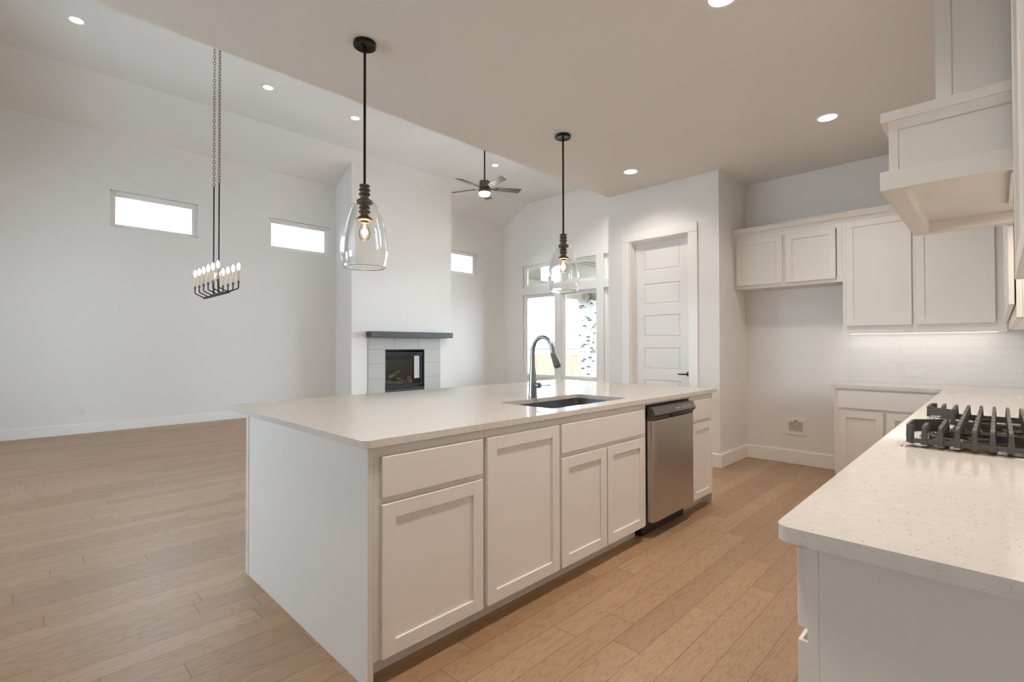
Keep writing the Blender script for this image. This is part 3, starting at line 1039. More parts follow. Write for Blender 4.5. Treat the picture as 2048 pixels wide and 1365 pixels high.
# under-cabinet strips (real LED strips)
def led(a0, a1, axis, t, z, label):
    if axis == 'Y':
        mb = MB().box(t, t + .014, a0, a1, z - .009, z)
        loc, sx, sy = (t + .007, (a0 + a1) / 2, z - .011), .014, a1 - a0
    else:
        mb = MB().box(a0, a1, t, t + .014, z - .009, z)
        loc, sx, sy = ((a0 + a1) / 2, t + .007, z - .011), a1 - a0, .014
    o = tag(obj('led_strip', mb, STRIP, loc=loc), label, 'light strip', 'LED strips under the wall cabinets')
    add_light('led_strip_lamp', 'AREA', loc, P_STRIP * (a1 - a0), (1.0, .93, .84), sx, sy, (0, 0, 0), o)
led(.0, 1.04, 'Y', 5.80, UB - .0005, 'slim lit LED strip under the tall cabinet on the back wall')
led(3.2, 5.5, 'X', -.22, UB - .0005, 'long lit LED strip under the corner cabinets on the cooktop wall')
led(1.0, 2.1, 'X', -.22, UB + .0495, 'lit LED strip under the cabinet at the picture edge')

# ------------------------------------------------------------------ range hood
s = 1.1
HX0, HX1 = 2.158, 3.168
def hz_(z): return 1.2738 + (z - 1.2738) * s
HYF = .266 * s
YB = RY + .009
hd = thing('range_hood', 'large boxy painted wood range hood over the gas cooktop', 'range hood', (2.66, -.05, hz_(1.774)))
z0, z1 = hz_(1.774), hz_(1.833)
mb = MB()
rw = .062
mb.box(HX0, HX0 + .030, YB, HYF, z0, z1, .0015).box(HX1 - rw, HX1, YB, HYF, z0, z1, .0015)
mb.box(HX0 + .0301, HX1 - rw - .0001, HYF - rw, HYF, z0 + .0005, z1 - .0005).box(HX0 + .0301, HX1 - rw - .0001, YB, YB + rw, z0 + .0005, z1 - .0005)
obj('bottom_rim', mb, CAB, hd)
# lower box: flat panels with thin stiles
bY = .245 * s
zb0, zb1 = z1, hz_(1.993)
mb = MB()
mb.box(HX0 + .024, HX1 - .024, YB, bY - .004, zb0, zb1)
for x in (HX0 + .020, HX1 - .024):
    mb.box(x, x + .004, bY - .026, bY, zb0, zb1).box(x, x + .004, YB, YB + .05, zb0, zb1)
mb.box(HX0 + .0241, HX0 + .060, bY - .0061, bY - .0001, zb0, zb1).box(HX1 - .06, HX1 - .0241, bY - .0061, bY - .0001, zb0, zb1)
obj('lower_box', mb, CAB, hd)
zl0, zl1 = hz_(1.993), hz_(2.024)
mb = MB()
mb.box(HX0, HX1, YB, .264 * s, zl0, zl1, .0015)
mb.poly([(HX0 + .020, zl0 - .030), (HX0 + .020, zl0 + .002), (HX0 + .004, zl0 + .002)], 1, YB, bY)
obj('ledge', mb, CAB, hd)
cY = .130 * s
mb = MB()
mb.box(HX0 + .046, HX1 - .046, YB, cY - .004, zl1, ZK - .002)
for x in (HX0 + .042, HX1 - .046):
    mb.box(x, x + .004, cY - .021, cY, zl1, ZK - .002).box(x, x + .0028, cY - .041, cY - .021, zl1, ZK - .002)
mb.box(HX0 + .0461, HX0 + .10, cY - .0061, cY - .0001, zl1, ZK - .002).box(HX1 - .10, HX1 - .0461, cY - .0061, cY - .0001, zl1, ZK - .002)
obj('chimney', mb, CAB, hd)
obj('underside_panel', MB().box(HX0 + .030, HX1 - rw, YB + rw, HYF - rw, z0 + .050, z0 + .058), CAB, hd)
obj('insert', MB().box(2.36, 2.92, -.26, -.035, z0 + .030, z0 + .0498, .003), STEEL_T, hd)
obj('filter', MB().box(2.40, 2.88, -.235, -.06, z0 + .027, z0 + .0302, .001), plain('filter_mesh', (.30, .29, .28), .4, .8), hd)

for hx in (2.46, 2.82):
    hl = obj('hood_light', MB().lathe([(.030, .0), (.032, -.004), (.02, -.005), (.003, -.005)], (hx, -.15, z0 + .0268), 24), LENS, hd, smooth=True)
    add_light('hood_lamp', 'AREA', (hx, -.15, z0 + .018), P_HOOD, (1.0, .84, .66), .055, parent=hd)

# ------------------------------------------------------------------ cooktop
ck = thing('gas_cooktop', 'steel gas cooktop with black cast iron grates on the quartz worktop', 'cooktop', (2.68, 0, ZR))
CX0, CX1, CY0, CY1 = 2.190, 3.185, -.275, .250
mb = MB()
lv = [((0, 0), .0005), ((.004, .004), .004), ((.022, .022), .0065), ((.030, .030), .003), ((.040, .040), .0025)]
rings = [[mb.bm.verts.new((x, y, ZR + z)) for x, y in rr(CX0 + a[0], CX1 - a[0], CY0 + a[1], CY1 - a[1], .012)] for a, z in lv]
for A, B in zip(rings, rings[1:]):
    for k in range(len(A)):
        j = (k + 1) % len(A)
        mb.bm.faces.new([A[k], A[j], B[j], B[k]])
mb.bm.faces.new(rings[-1])
mb.bm.faces.new(list(reversed(rings[0])))
obj('tray', mb, STEEL_T, ck, smooth=True)
ZG0, ZG1 = ZR + .018, .996
PIT = .0425
YF = .228
def fin_bar(mb, x0, x1, y, leg0=True, leg1=True):
    """one bar of the grate along X: feet that taper upwards at both ends, a notch in the middle"""
    tb, tt = .0085, .0052
    prof = []
    if leg0: prof += [(x0, ZG0 - .006), (x0 + .004, ZG1 - .006), (x0 + .008, ZG1)]
    else: prof += [(x0, ZG1 - .026), (x0, ZG1 - .006)]
    xm = (x0 + x1) / 2
    prof += [(xm - .05, ZG1), (xm - .044, ZG1 - .006), (xm - .036, ZG1 - .006), (xm - .030, ZG1), (xm + .05, ZG1), (xm + .055, ZG1 - .005), (xm + .061, ZG1 - .005), (xm + .066, ZG1)]
    if leg1: prof += [(x1 - .008, ZG1), (x1 - .004, ZG1 - .006), (x1, ZG0 - .006)]
    else: prof += [(x1, ZG1 - .006), (x1, ZG1 - .026)]
    if leg1: prof += [(x1 - .022, ZG0 - .006), (x1 - .026, ZG1 - .034), (x1 - .036, ZG1 - .028)]
    if leg0: prof += [(x0 + .036, ZG1 - .028), (x0 + .026, ZG1 - .034), (x0 + .022, ZG0 - .006)]
    A, B = [], []
    for x, z in prof:
        t = (z - ZG0) / (ZG1 - ZG0)
        w = tb + (tt - tb) * min(1, max(0, t))
        A.append(mb.bm.verts.new((x, y - w, z)))
        B.append(mb.bm.verts.new((x, y + w, z)))
    n = len(prof)
    mb.bm.faces.new(A)
    mb.bm.faces.new(list(reversed(B)))
    for i in range(n):
        j = (i + 1) % n
        mb.bm.faces.new([A[j], A[i], B[i], B[j]])
def plate(mb, p, q, z0, z1, th=.011):
    p, q = Vector((*p, 0)), Vector((*q, 0))
    d = (q - p).normalized()
    n = Vector((-d.y, d.x, 0)) * th / 2
    v = [tuple(p - n + Vector((0, 0, z0))), tuple(q - n + Vector((0, 0, z0))), tuple(q + n + Vector((0, 0, z0))), tuple(p + n + Vector((0, 0, z0))),
         tuple(p - n * .7 + Vector((0, 0, z1))), tuple(q - n * .7 + Vector((0, 0, z1))), tuple(q + n * .7 + Vector((0, 0, z1))), tuple(p + n * .7 + Vector((0, 0, z1)))]
    mb.faces(v, [(3, 2, 1, 0), (4, 5, 6, 7), (0, 1, 5, 4), (1, 2, 6, 5), (2, 3, 7, 6), (3, 0, 4, 7)])
def grate(x0, x1, kind):
    mb = MB()
    ys = [YF - k * PIT for k in range(12)]
    for k, y in enumerate(ys):
        if kind == 'near':
            if k == 0:
                plate(mb, (x0 + .012, y - .012), (x0 + .034, y + .004), ZG0 - .006, ZG1)
                plate(mb, (x0 + .034, y + .004), (2.402, y + .004), ZG1 - .045, ZG1)
            elif k == 1:
                fin_bar(mb, x0, x0 + .13, y, True, False)
            else:
                fin_bar(mb, x0, x1, y)
        elif kind == 'far':
            if k == 0:
                plate(mb, (x1 - .012, y - .012), (x1 - .034, y + .004), ZG0 - .006, ZG1)
                plate(mb, (x1 - .034, y + .004), (2.955, y + .004), ZG1 - .045, ZG1)
            elif k == 1:
                fin_bar(mb, x1 - .13, x1, y, False, True)
            else:
                fin_bar(mb, x0, x1, y)
        else:
            if k >= 3:
                fin_bar(mb, x0, x1, y)
    # low tie bars across
    yb = ys[-1]
    if kind == 'near':
        plate(mb, (2.402, ys[0] + .004), (2.490, .140), ZG1 - .045, ZG1)
        plate(mb, (2.490, .140), (x1 - .004, .140), ZG1 - .045, ZG1)
        plate(mb, (x0 + .012, ys[0] - .012), (x0 + .012, yb), ZG0 - .002, ZG0 + .012, .016)
        plate(mb, (x0 + .16, .150), (x0 + .16, yb), ZG0 + .004, ZG0 + .028)
        plate(mb, (x1 - .012, .140), (x1 - .012, yb), ZG0 + .0, ZG0 + .012, .016)
    elif kind == 'far':
        plate(mb, (2.955, ys[0] + .004), (2.880, .140), ZG1 - .045, ZG1)
        plate(mb, (2.880, .140), (x0 + .004, .140), ZG1 - .045, ZG1)
        plate(mb, (x1 - .012, ys[0] - .012), (x1 - .012, yb), ZG0 - .002, ZG0 + .012, .016)
        plate(mb, (x1 - .16, .150), (x1 - .16, yb), ZG0 + .004, ZG0 + .028)
        plate(mb, (x0 + .012, .140), (x0 + .012, yb), ZG0 + .0, ZG0 + .012, .016)
    else:
        xm = (x0 + x1) / 2
        plate(mb, (x0 + .012, ys[3]), (x0 + .012, yb), ZG0, ZG0 + .012, .016)
        plate(mb, (x1 - .012, ys[3]), (x1 - .012, yb), ZG0, ZG0 + .012, .016)
        plate(mb, (xm, ys[3]), (xm, yb), ZG0 + .004, ZG0 + .028)
    return obj('grate', mb, IRON, ck)
grate(2.205, 2.525, 'near')
grate(2.530, 2.840, 'mid')
grate(2.845, 3.160, 'far')
for x, y, r in ((2.365, -.15, .032), (2.365, .05, .045), (2.685, -.05, .055), (3.005, -.15, .045), (3.005, .05, .032)):
    b = obj('burner', MB().lathe([(r + .014, 0), (r + .014, .004), (r + .002, .010), (r, .016), (r, .022)], (x, y, ZR + .003), 28), BURNB, ck, smooth=True)
    obj('burner_cap', MB().lathe([(r + .003, .0222), (r + .005, .026), (r + .002, .030), (.004, .032)], (x, y, ZR + .003), 28), BURN, b, smooth=True)
for k in range(5):
    x, y = 2.50 + k * .09, .198
    kb = obj('knob', MB().lathe([(.023, 0), (.023, .004), (.019, .006), (.0185, .030), (.017, .034), (.003, .035)], (x, y, ZR + .0035), 24).box(x - .004, x + .004, y - .018, y + .018, ZR + .030, ZR + .046, .002), CHROME, ck, smooth=True)

# ------------------------------------------------------------------ outlets
def outlet(label, f, a, z, gang=1, horiz=False, kind='duplex', w=None, h=None, group='outlets and switches on the walls'):
    """f(a, d, z): wall frame, d outward"""
    w = w or (.072 if gang == 1 else .116)
    h = h or .116
    if horiz: w, h = h, w
    c = f(a, .003, z)
    root = thing('wall_switch' if kind == 'switch' else 'wall_outlet', label, 'switch' if kind == 'switch' else 'outlet', c, group)
    obj('plate', MB(f).box(a - w / 2, a + w / 2, .0002, .006, z - h / 2, z + h / 2, .002), PLATE, root)
    offs = [0] if gang == 1 else [-.023, .023]
    for gi, o in enumerate(offs):
        ca, cz = a + (0 if horiz else o), z + (o if horiz else 0)
        if kind == 'switch' or (kind == 'mixed' and gi == 0):
            pw, ph = .033, .066
            if horiz: pw, ph = ph, pw
            obj('rocker', MB(f).box(ca - pw / 2, ca + pw / 2, .006, .0085, cz - ph / 2, cz + ph / 2, .001), TRIM, root)
            continue
        for q in (-.0195, .0195):
            pa, pz = (ca + q, cz) if horiz else (ca, cz + q)
            rc_ = obj('receptacle', MB(f).box(pa - .0155, pa + .0155, .006, .0080, pz - .0145, pz + .0145, .003), TRIM, root)
            mb = MB(f)
            for t in (-.006, .006):
                if horiz: mb.box(pa - .004, pa + .004, .0079, .0084, pz + t - .0012, pz + t + .0012)
                else: mb.box(pa + t - .0012, pa + t + .0012, .0079, .0084, pz - .001, pz + .007)
            if horiz: mb.box(pa + .008, pa + .012, .0079, .0084, pz - .002, pz + .002)
            else: mb.box(pa - .002, pa + .002, .0079, .0084, pz - .010, pz - .006)
            obj('slots', mb, SLOT, rc_)
    return root
fL = lambda a, d, z: (a, GY - d, z)
fC = lambda a, d, z: (a, FY - d, z)
fCs = lambda a, d, z: (FXL - d, a, z)
fN = lambda a, d, z: (BX - d, a, z)
fT = lambda a, d, z: (BX - .008 - d, a, z)
outlet('double outlet plate low on the long white wall at far left', fL, .696, .370, 2, w=.10, h=.14)
outlet('single outlet low on the white wall just above the far edge of the island worktop', fL, 4.146, .362)
outlet('light switch on the narrow side face of the chimney breast', fCs, 9.255, 1.383, kind='switch')
outlet('outlet above the mantel, left one of the two plates', fC, 5.631, 1.915)
outlet('switch plate above the mantel, right one of the two plates', fC, 5.802, 1.917, kind='switch')
outlet('outlet halfway up the wall inside the empty fridge recess', fN, 1.842, 1.128)
outlet('sideways white outlet set in the tiled backsplash', fT, .562, 1.025, horiz=True, w=.075, h=.125)
outlet('outlet low on the far wall below the windows', lambda a, d, z: (GX - d, a, z), 9.25, .36)
# recessed water supply box in the fridge recess
wb = thing('water_supply_box', 'white recessed water supply box low in the fridge recess with a brass valve', 'wall box', (BX, 1.565, .40))
mb = MB(fN)
y0, y1, z0, z1 = 1.462, 1.670, .312, .490
mb.box(y0, y1, .0004, .008, z0, z0 + .038, .002).box(y0, y1, .0004, .008, z1 - .038, z1, .002).box(y0 + .0003, y0 + .036, .0004, .0078, z0 + .0385, z1 - .0385, .001).box(y1 - .036, y1 - .0003, .0004, .0078, z0 + .0385, z1 - .0385, .001)
obj('flange', mb, PLATE, wb)
mb = MB(fN).box(y0 + .034, y1 - .034, .0002, .0022, z0 + .036, z1 - .036)
obj('recess', mb, plain('grey_box_inside', (.50, .49, .47), .6), wb)
mb = MB()
mb.lathe([(.013, 0), (.013, .018), (.008, .020), (.008, .030)], (BX - .016, 1.566, .452), 14, 'Z')
obj('valve', mb, BRASS, wb, smooth=True)
obj('valve_tag', MB(fN).box(1.548, 1.572, .006, .014, .422, .447, .003), PLATE, wb)

# ------------------------------------------------------------------ fireplace
fp = thing('fireplace', 'gas fireplace with a grey tile surround in the white chimney breast', 'fireplace', (5.9, FY, 0))
mb = MB(fC)
TX0, TX1, TZ = 4.990, 6.790, 1.470
OX0, OX1, OZ0, OZ1 = 5.383, 6.353, .300, 1.223
mb.box(TX0, OX0, .001, .010, 0, TZ).box(OX1, TX1, .001, .010, 0, TZ).box(OX0, OX1, .001, .010, OZ1, TZ).box(OX0, OX1, .001, .010, 0, OZ0)
obj('grout_bed', mb, GROUT, fp)
mb = MB(fC)
g = .003
rows = [0, .0, .31, .621, .931, 1.232]
for z0, z1 in ((.0, .31), (.31, .621), (.621, .931), (.931, 1.229)):
    mb.box(TX0 + g, OX0 - g, .008, .014, z0 + g, z1 - g, .001).box(OX1 + g, TX1 - g, .008, .014, z0 + g, z1 - g, .001)
for x0, x1 in ((TX0, 5.600), (5.600, 6.200), (6.200, TX1)):
    mb.box(x0 + g, x1 - g, .008, .014, 1.229 + g, TZ - g, .001)
mb.box(OX0 + g, OX1 - g, .008, .014, g, OZ0 - g, .001)
obj('tile_surround', mb, FTILE, fp)
mb = MB(fC)
d = -.285
mb.box(OX0 + .002, OX1 - .002, d - .01, d, OZ0 + .002, OZ1 - .002)
mb.box(OX0 + .002, OX0 + .014, d, .012, OZ0 + .002, OZ1 - .002).box(OX1 - .014, OX1 - .002, d, .012, OZ0 + .002, OZ1 - .002)
mb.box(OX0 + .002, OX1 - .002, d, .012, OZ1 - .014, OZ1 - .002).box(OX0 + .002, OX1 - .002, d, .012, OZ0 + .002, OZ0 + .10)
obj('firebox', mb, SOOT, fp)
obj('back_panel', MB(fC).box(OX0 + .05, OX1 - .12, d + .001, d + .008, OZ0 + .12, OZ1 - .21, .001), SOOT2, fp)
mb = MB(fC)
mb.box(OX0 + .014, OX1 - .014, -.030, -.012, OZ1 - .085, OZ1 - .062, .002).box(OX0 + .014, OX1 - .014, -.034, -.016, OZ1 - .118, OZ1 - .100, .002)
mb.box(OX0 + .014, OX1 - .014, -.034, -.012, OZ0 + .155, OZ0 + .185, .002).box(OX0 + .014, OX1 - .014, -.030, -.008, OZ0 + .105, OZ0 + .135, .002)
mb.box(OX1 - .075, OX1 - .014, -.04, -.02, OZ0 + .18, OZ1 - .1, .002)
obj('door_frame', mb, plain('dark_steel_frame', (.055, .06, .066), .28, .8), fp)
obj('fire_glass', MB(fC).box(OX0 + .02, OX1 - .07, -.046, -.042, OZ0 + .18, OZ1 - .11), FIRE_G, fp)
# instruction sheet stuck inside the glass: small rows of grey print
m, nt, b = nmat('printed_sheet')
tc = N(nt, 'ShaderNodeTexCoord'); mp = N(nt, 'ShaderNodeMapping'); mp.inputs['Scale'].default_value = (190, 1, 60)
no = N(nt, 'ShaderNodeTexNoise'); no.inputs['Scale'].default_value = 1.0; no.inputs['Detail'].default_value = 1
cr = N(nt, 'ShaderNodeValToRGB'); cr.color_ramp.interpolation = 'CONSTANT'
cr.color_ramp.elements[0].color = (.75, .74, .78, 1); cr.color_ramp.elements[1].color = (.13, .13, .16, 1); cr.color_ramp.elements[1].position = .56
nt.links.new(tc.outputs['Object'], mp.inputs[0]); nt.links.new(mp.outputs[0], no.inputs['Vector']); nt.links.new(no.outputs['Fac'], cr.inputs[0]); nt.links.new(cr.outputs[0], b.inputs['Base Color'])
obj('instruction_sheet', MB(fC).box(6.125, 6.262, -.040, -.039, .60, 1.085), m, fp)
obj('burner_bed', MB(fC).box(OX0 + .06, OX1 - .10, -.25, -.07, OZ0 + .10, OZ0 + .155, .01), SOOT2, fp)
def log(label, pts, rad):
    pts = [Vector(p) for p in pts]
    mb = MB().tube(pts, rad, 10)
    for v in mb.bm.verts:
        v.co += Vector((random.uniform(-1, 1), random.uniform(-1, 1), random.uniform(-1, 1))) * .006
    tag(obj('fireplace_log', mb, LOGM, loc=tuple(pts[0]), smooth=True), label, 'log', 'ceramic logs in the firebox')
zb = OZ0 + .168
log('thick short pale-ended log at the left front of the firebox', [(5.46, FY + .112, zb + .065), (5.53, FY + .112, zb + .062), (5.61, FY + .112, zb + .055)], [.045, .052, .045])
log('log lying low at the front centre with a split pale end', [(5.69, FY + .105, zb + .042), (5.78, FY + .10, zb + .042), (5.86, FY + .10, zb + .036)], [.034, .038, .030])
log('long log lying across the back of the pile', [(5.50, FY + .224, zb + .050), (5.70, FY + .225, zb + .050), (5.93, FY + .222, zb + .048)], [.038, .040, .036])
log('branch leaning up to a pointed tip over the log pile', [(5.56, FY + .165, zb + .168), (5.68, FY + .165, zb + .215), (5.80, FY + .16, zb + .285), (5.86, FY + .16, zb + .315)], [.036, .040, .030, .012])
log('thin dark log slanting down to the right of the pile', [(5.72, FY + .12, zb + .150), (5.82, FY + .125, zb + .122), (5.95, FY + .125, zb + .045)], [.026, .030, .028])
log('upright broad chunk of log standing at the right side', [(6.05, FY + .125, zb + .04), (6.065, FY + .125, zb + .11), (6.03, FY + .125, zb + .18)], [.052, .058, .03])
# mantel
mb = MB().box(4.955, 7.000, FY - .205, FY - .001, 1.476, 1.592, .004)
MTL = [(4.955, 7.0)]
tag(obj('mantel_beam', mb, MANTEL, loc=(5.95, FY, 1.476)), 'long dark stained wood mantel beam above the fireplace tiles', 'mantel')

# ------------------------------------------------------------------ recessed lights
def downlight(label, x, y, z, power, group, r=.078):
    root = thing('recessed_light', label, 'ceiling light', (x, y, z), group)
    obj('trim_ring', MB().lathe([(r - .010, -.001), (r - .008, -.006), (r + .012, -.006), (r + .016, -.0005)], (x, y, z), 36, closed=True), TRIM, root, smooth=True)
    obj('lens', MB().lathe([(r - .009, -.0015), (r - .010, -.0042), (.01, -.0045)], (x, y, z), 36), LENS, root, smooth=True)
    add_light('downlight_lamp', 'AREA', (x, y, z - .012), power, WARM if z < 4 else SOFT, r * 1.7, parent=root, spread=BEAM)
    return root
downlight('lit recessed kitchen ceiling light near the range hood', 4.636, .969, ZK, P_KITCHEN * .45, 'recessed lights in the kitchen ceiling', .075)
downlight('lit recessed kitchen ceiling light in front of the pantry door', 4.592, 2.761, ZK, P_KITCHEN * .35, 'recessed lights in the kitchen ceiling', .075)
downlight('recessed kitchen ceiling light cut off by the top picture edge', 2.641, 1.027, ZK, P_KITCHEN, 'recessed lights in the kitchen ceiling', .078)
downlight('recessed kitchen ceiling light added for brightness over the near end, out of frame', .65, 1.0, ZK, P_KITCHEN * .8, 'recessed lights in the kitchen ceiling')  # unseen lamp, added to brighten the kitchen
for (x, y), lb in zip(((.479, 7.513), (2.563, 7.498), (3.922, 7.492), (6.996, 7.391)),
                      ('large-looking lit recessed light at top left over the tall wall', 'lit recessed light just right of the chandelier chains', 'lit recessed light right behind the first pendant rod', 'lit recessed light beside the ceiling fan rod')):
    downlight('high-ceiling ' + lb, x, y, ZC, P_GREAT * (.35 if x < 3 else .15 if x < 5 else .6), 'recessed lights in the high ceiling', .072)
for x, y in ((-1.6, 7.5), (8.2, 5.2), (3.9, 5.0), (.48, 5.0)):  # lamps added out of sight to brighten the great room and far walls
    downlight('added unseen recessed light brightening the high room, hidden by the kitchen ceiling', x, y, ZC, P_GREAT * (.35 if x < 3 else .6 if x < 5 else 6.0), 'recessed lights in the high ceiling', .072)

# ------------------------------------------------------------------ pendants
def pendant(label, x, y):
    root = thing('pendant_light', label, 'pendant light', (x, y, ZK), 'glass pendants over the island')
    can = obj('canopy', MB().lathe([(.066, -.0005), (.068, -.004), (.068, -.024), (.062, -.028), (.056, -.026), (.012, -.025), (.011, -.045)], (x, y, ZK), 36), BRONZE, root, smooth=True)
    for k in (0, PI):
        obj('canopy_screw', MB().lathe([(.006, -.024), (.006, -.034), (.002, -.036)], (x + .035 * math.cos(k + .6), y + .035 * math.sin(k + .6), ZK), 12), BRONZE, can, smooth=True)
    obj('rod', MB().tube([(x, y, ZK - .03), (x, y, 2.70), (x, y, 2.255)], .0082, 12), BRONZE, root, smooth=True)
    pr = [(.0085, 2.265), (.030, 2.263), (.031, 2.254), (.0235, 2.250), (.0235, 2.243), (.032, 2.239), (.034, 2.230), (.026, 2.225), (.026, 2.216), (.033, 2.212), (.0345, 2.203), (.026, 2.197), (.0245, 2.182), (.037, 2.174), (.048, 2.166),
          (.049, 2.152), (.040, 2.146), (.0245, 2.142), (.0245, 2.132), (.032, 2.128), (.033, 2.120), (.0255, 2.116), (.0255, 2.108), (.034, 2.103), (.0345, 2.096), (.025, 2.091), (.0235, 2.074), (.040, 2.062), (.048, 2.054), (.047, 2.046), (.021, 2.042), (.020, 2.030)]
    obj('socket', MB().lathe([(r, z - ZK) for r, z in pr], (x, y, ZK), 28), BRONZE2, root, smooth=True)
    out = [(.050, 2.160), (.062, 2.154), (.076, 2.138), (.089, 2.108), (.104, 2.065), (.118, 2.01), (.129, 1.955), (.136, 1.90), (.1375, 1.86), (.135, 1.82), (.128, 1.782), (.121, 1.760)]
    inn = [(r - .0032, z) for r, z in reversed(out)]
    prof = out + [(.1195, 1.7575)] + inn
    sh = obj('glass_shade', MB().lathe([(r, z - ZK) for r, z in prof], (x, y, ZK), 56, closed=True), SHADE_G, root, smooth=True)
    bp = [(.0155, 2.032), (.0165, 2.02), (.0235, 2.004), (.0315, 1.982), (.034, 1.965), (.032, 1.948), (.024, 1.934), (.012, 1.927), (.001, 1.926)]
    bl = obj('bulb', MB().lathe([(r, z - ZK) for r, z in bp], (x, y, ZK), 28), BULB_G, root, smooth=True)
    mb = MB()
    for k in range(4):
        a = k * PI / 2 + .4
        mb.tube([(x + .004 * math.cos(a), y + .004 * math.sin(a), 2.018), (x + .010 * math.cos(a), y + .010 * math.sin(a), 1.985), (x + .007 * math.cos(a), y + .007 * math.sin(a), 1.945)], .0016, 6)
    obj('filament', mb, FILAMENT, bl)
    add_light('pendant_lamp', 'POINT', (x, y, 1.975), 5.0, (1.0, .68, .40), .02, parent=root)
    return root
pendant('clear glass bell pendant hanging over the near end of the island', 1.497, 2.741)
pendant('clear glass bell pendant hanging over the far end of the island, before the windows', 3.387, 2.710)

# ------------------------------------------------------------------ chandelier
cx = 1.50
ch = thing('chandelier', 'twelve-light linear chandelier on two long chains in the high room', 'chandelier', (cx, 5.89, ZC))
YA, YB_ = 5.463, 6.336
ZB = 1.828
obj('bar', MB().box(cx - .011, cx + .011, YA - .012, YB_ + .012, ZB - .011, ZB + .011, .002), BRONZE, ch)
for q in (5.792, 5.985):
    obj('rod', MB().tube([(cx, q, ZB + .008), (cx, q, 2.4), (cx, q, 3.005)], .0068, 10), BRONZE, ch, smooth=True)
    mb = MB()
    z, k = 3.0, 0
    while z < ZC - .06:
        # alternating chain links
        c = Vector((cx, q, z + .02))
        an = R(-14.3) + (0 if q > 5.9 else R(40)) + (PI / 2 if k % 2 else 0)
        u = Vector((math.cos(an), math.sin(an), 0))
        pts = []
        for j in range(12):
            a = 2 * PI * j / 12
            pts.append(c + u * .0115 * math.cos(a) + Vector((0, 0, 1)) * (.0195 * math.sin(a)))
        mb.tube(pts, .0025, 6, loop=True)
        z += .0315
        k += 1
    obj('chain', mb, BRONZE, ch, smooth=True)
obj('canopy', MB().box(cx - .06, cx + .06, 5.70, 6.08, ZC - .028, ZC - .0005, .004), BRONZE, ch)
for i in range(6):
    y = YA + (YB_ - YA) * i / 5
    for sx in (-1, 1):
        x1 = cx + sx * .092
        za = ZB + .045
        arm = obj('arm', MB().tube([(cx, y, ZB), (x1 - sx * .004, y, za - .002), (x1, y, za + .004), (x1, y, za + .055)], [.0062] * 4, 8), BRONZE, ch, smooth=True)
        obj('collar', MB().lathe([(.009, 0), (.0115, .005), (.0115, .024), (.0105, .028)], (x1, y, za + .048), 14), BRONZE2, arm, smooth=True)
        obj('sleeve', MB().lathe([(.0095, 0), (.0098, .10), (.008, .108)], (x1, y, za + .076), 14), SLEEVE, arm, smooth=True)
        obj('bulb', MB().lathe([(.007, 0), (.011, .012), (.0150, .028), (.0160, .038), (.013, .054), (.008, .066), (.002, .076)], (x1, y, za + .184), 16), CANDLE_B, arm, smooth=True)

# ------------------------------------------------------------------ ceiling fan
fcx, fcy, fzb = 6.09, 6.72, 4.20
fn = thing('ceiling_fan', 'dark five-blade ceiling fan with a lit lens on a long rod', 'ceiling fan', (fcx, fcy, ZC))
obj('canopy', MB().lathe([(.07, -.0005), (.07, -.03), (.05, -.06), (.02, -.07)], (fcx, fcy, ZC), 28), BRONZE, fn, smooth=True)
obj('rod', MB().tube([(fcx, fcy, ZC - .05), (fcx, fcy, 4.6), (fcx, fcy, 4.33)], .014, 14), BRONZE, fn, smooth=True)
obj('motor', MB().lathe([(.03, .155), (.085, .140), (.097, .125), (.097, .030), (.10, .020), (.10, .005), (.06, 0)], (fcx, fcy, fzb), 36), BRONZE2, fn, smooth=True)
for k in range(5):
    a = R(41 + 72 * k)
    Mx = Matrix.Translation((fcx, fcy, fzb + .005)) @ Matrix.Rotation(a, 4, 'Z') @ Matrix.Rotation(R(-13), 4, 'X')
    mb = MB()
    pts = [(.19, -.052), (.68, -.070), (.69, -.066), (.66, .066), (.655, .070), (.19, .052)]
    mb.poly(pts, 2, -.004, .004)
    bmesh.ops.transform(mb.bm, matrix=Mx, verts=mb.bm.verts[:])
    bl = obj('blade', mb, BLADE, fn)
    mb = MB()
    mb.poly([(.07, -.02), (.16, -.016), (.25, -.03), (.26, 0), (.25, .03), (.16, .016), (.07, .02)], 2, -.010, -.0045)
    bmesh.ops.transform(mb.bm, matrix=Mx, verts=mb.bm.verts[:])
    obj('blade_iron', mb, BRONZE, bl)
obj('light_housing', MB().lathe([(.06, .0), (.10, -.012), (.112, -.035), (.112, -.072), (.106, -.075)], (fcx, fcy, fzb), 36), BRONZE2, fn, smooth=True)
obj('light_lens', MB().lathe([(.105, -.0755), (.106, -.10), (.095, -.125), (.05, -.138), (.005, -.140)], (fcx, fcy, fzb), 36), FANL, fn, smooth=True)

add_light('fan_lamp', 'POINT', (fcx, fcy, fzb - .20), P_FAN, SOFT, .09, parent=fn)

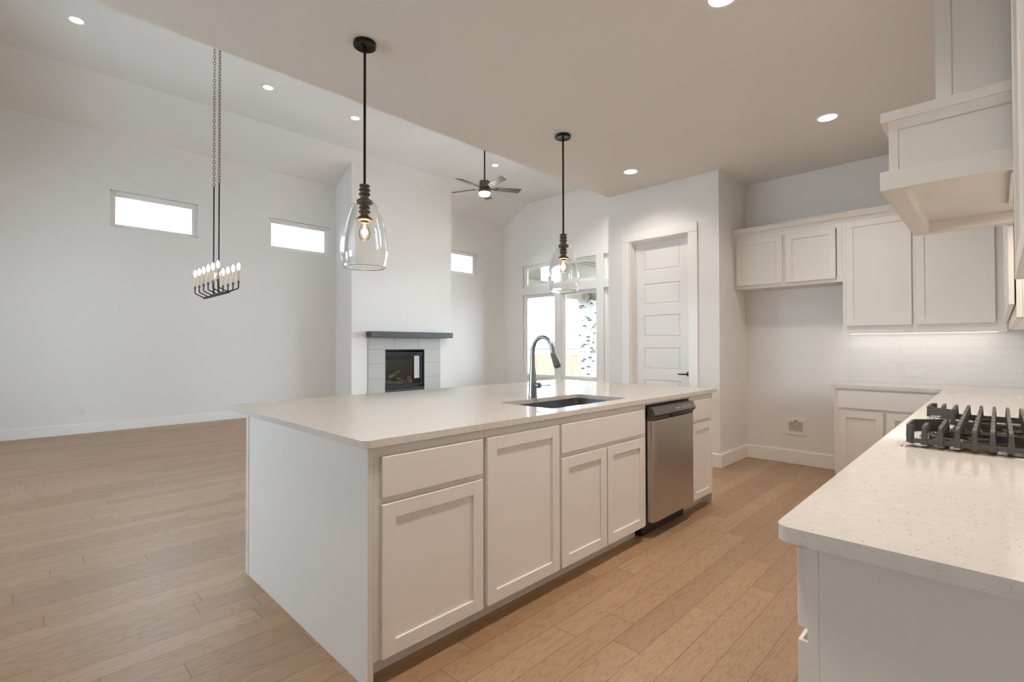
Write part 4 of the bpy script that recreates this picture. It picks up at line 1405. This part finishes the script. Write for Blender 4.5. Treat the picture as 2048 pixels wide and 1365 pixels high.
# ------------------------------------------------------------------ outside: patio, fence, neighbours
struct('ground', MB().box(GX + .2, 80, -30, 80, -1.3, -1.1), GRASS)
struct('ground.001', MB().box(GX + .181, 13.8, 3.0, 10.2, -.25, -.12), CONC)
struct('ground.002', MB().box(-30, GX + .1, GY + .5, 60, -1.3, -1.1), GRASS)
pc = thing('porch_column', 'whitewashed brick porch column outside the far windows', 'column', (13.25, 9.52, -.12))
obj('shaft', MB().box(13.0, 13.5, 9.258, 9.775, -.12, 2.79), BRICK, pc)
obj('base', MB().box(12.96, 13.54, 9.22, 9.80, -.12, .12, .006), BRICK_S, pc)
pr_ = thing('patio_roof', 'beige porch roof and beam over the patio outside the windows', 'porch roof', (11.6, 7, 2.8))
obj('soffit', MB().box(GX + .185, 14.2, 3.2, 9.74, 3.95, 4.1), SOFFIT, pr_)
obj('beam', MB().box(GX + .185, 13.5, 9.5, 9.74, 2.795, 3.22).box(13.15, 13.45, 3.2, 9.5, 2.795, 3.3).box(12.9, 13.1, 9.40, 9.74, 2.70, 2.97), SOFFIT, pr_)
obj('gable_board', MB().box(GX + .19, 10.95, 9.60, 9.70, 3.222, 3.948).box(11.90, 14.0, 9.60, 9.70, 3.222, 3.948), SOFFIT, pr_)
mb = MB().tube([(11.9, 9.2, 3.90), (13.3, 6.5, 3.3)], .03, 6)
obj('brace', mb, SOFFIT, pr_)
# cedar fence
def fence(p, q, zt, zb):
    p, q = Vector((*p, 0)), Vector((*q, 0))
    d = (q - p)
    n = int(d.length / .145)
    d.normalize()
    root = thing('privacy_fence', 'light cedar board fence at the far end of the yard', 'fence', (p.x, p.y, zb))
    nn = Vector((-d.y, d.x, 0))
    def bx(mb, a, b, t0, t1, z0, z1):
        v = []
        for z in (z0, z1):
            for u, t in ((a, t0), (b, t0), (b, t1), (a, t1)):
                w = p + d * u + nn * t
                v.append((w.x, w.y, z))
        mb.faces(v, [(3, 2, 1, 0), (4, 5, 6, 7), (0, 1, 5, 4), (1, 2, 6, 5), (2, 3, 7, 6), (3, 0, 4, 7)])
    mb = MB()
    for i in range(n):
        bx(mb, i * .145, i * .145 + .138, 0, .018, zb, zt + random.uniform(-.006, .006))
    obj('boards', mb, FENCE, root)
    mb = MB()
    bx(mb, 0, n * .145, -.03, .05, zt + .01, zt + .05)
    obj('cap_rail', mb, FENCE, root)
    for i in range(0, n, 17):
        mb = MB()
        bx(mb, i * .145, i * .145 + .09, .02, .11, zb, zt - .03)
        obj('post', mb, FENCE, root)
fence((17.0, 19.5), (24.5, 14.2), .80, -1.1)
def house(label, x, y, w, dp, ze, zr):
    root = thing('house', label, 'house', (x, y, -1.1), 'neighbouring houses beyond the fence')
    obj('walls', MB().box(x - dp / 2, x + dp / 2, y - w / 2, y + w / 2, -1.1, ze), SIDING, root)
    e = .4
    v = [(x - dp / 2 - e, y - w / 2 - e, ze), (x + dp / 2 + e, y - w / 2 - e, ze), (x + dp / 2 + e, y + w / 2 + e, ze), (x - dp / 2 - e, y + w / 2 + e, ze), (x, y - w / 2 + dp / 2 - .5, zr), (x, y + w / 2 - dp / 2 + .5, zr)]
    obj('roof', MB().faces(v, [(0, 1, 4), (1, 2, 5, 4), (2, 3, 5), (3, 0, 4, 5), (3, 2, 1, 0)]), ROOF, root)
house('pale grey-roofed house beyond the fence, seen by the brick column', 44, 32.0, 11, 9, 1.1, 2.35)
house('pale grey-roofed house beyond the fence, seen behind the faucet', 40, 45.0, 14, 9, .75, 1.45)
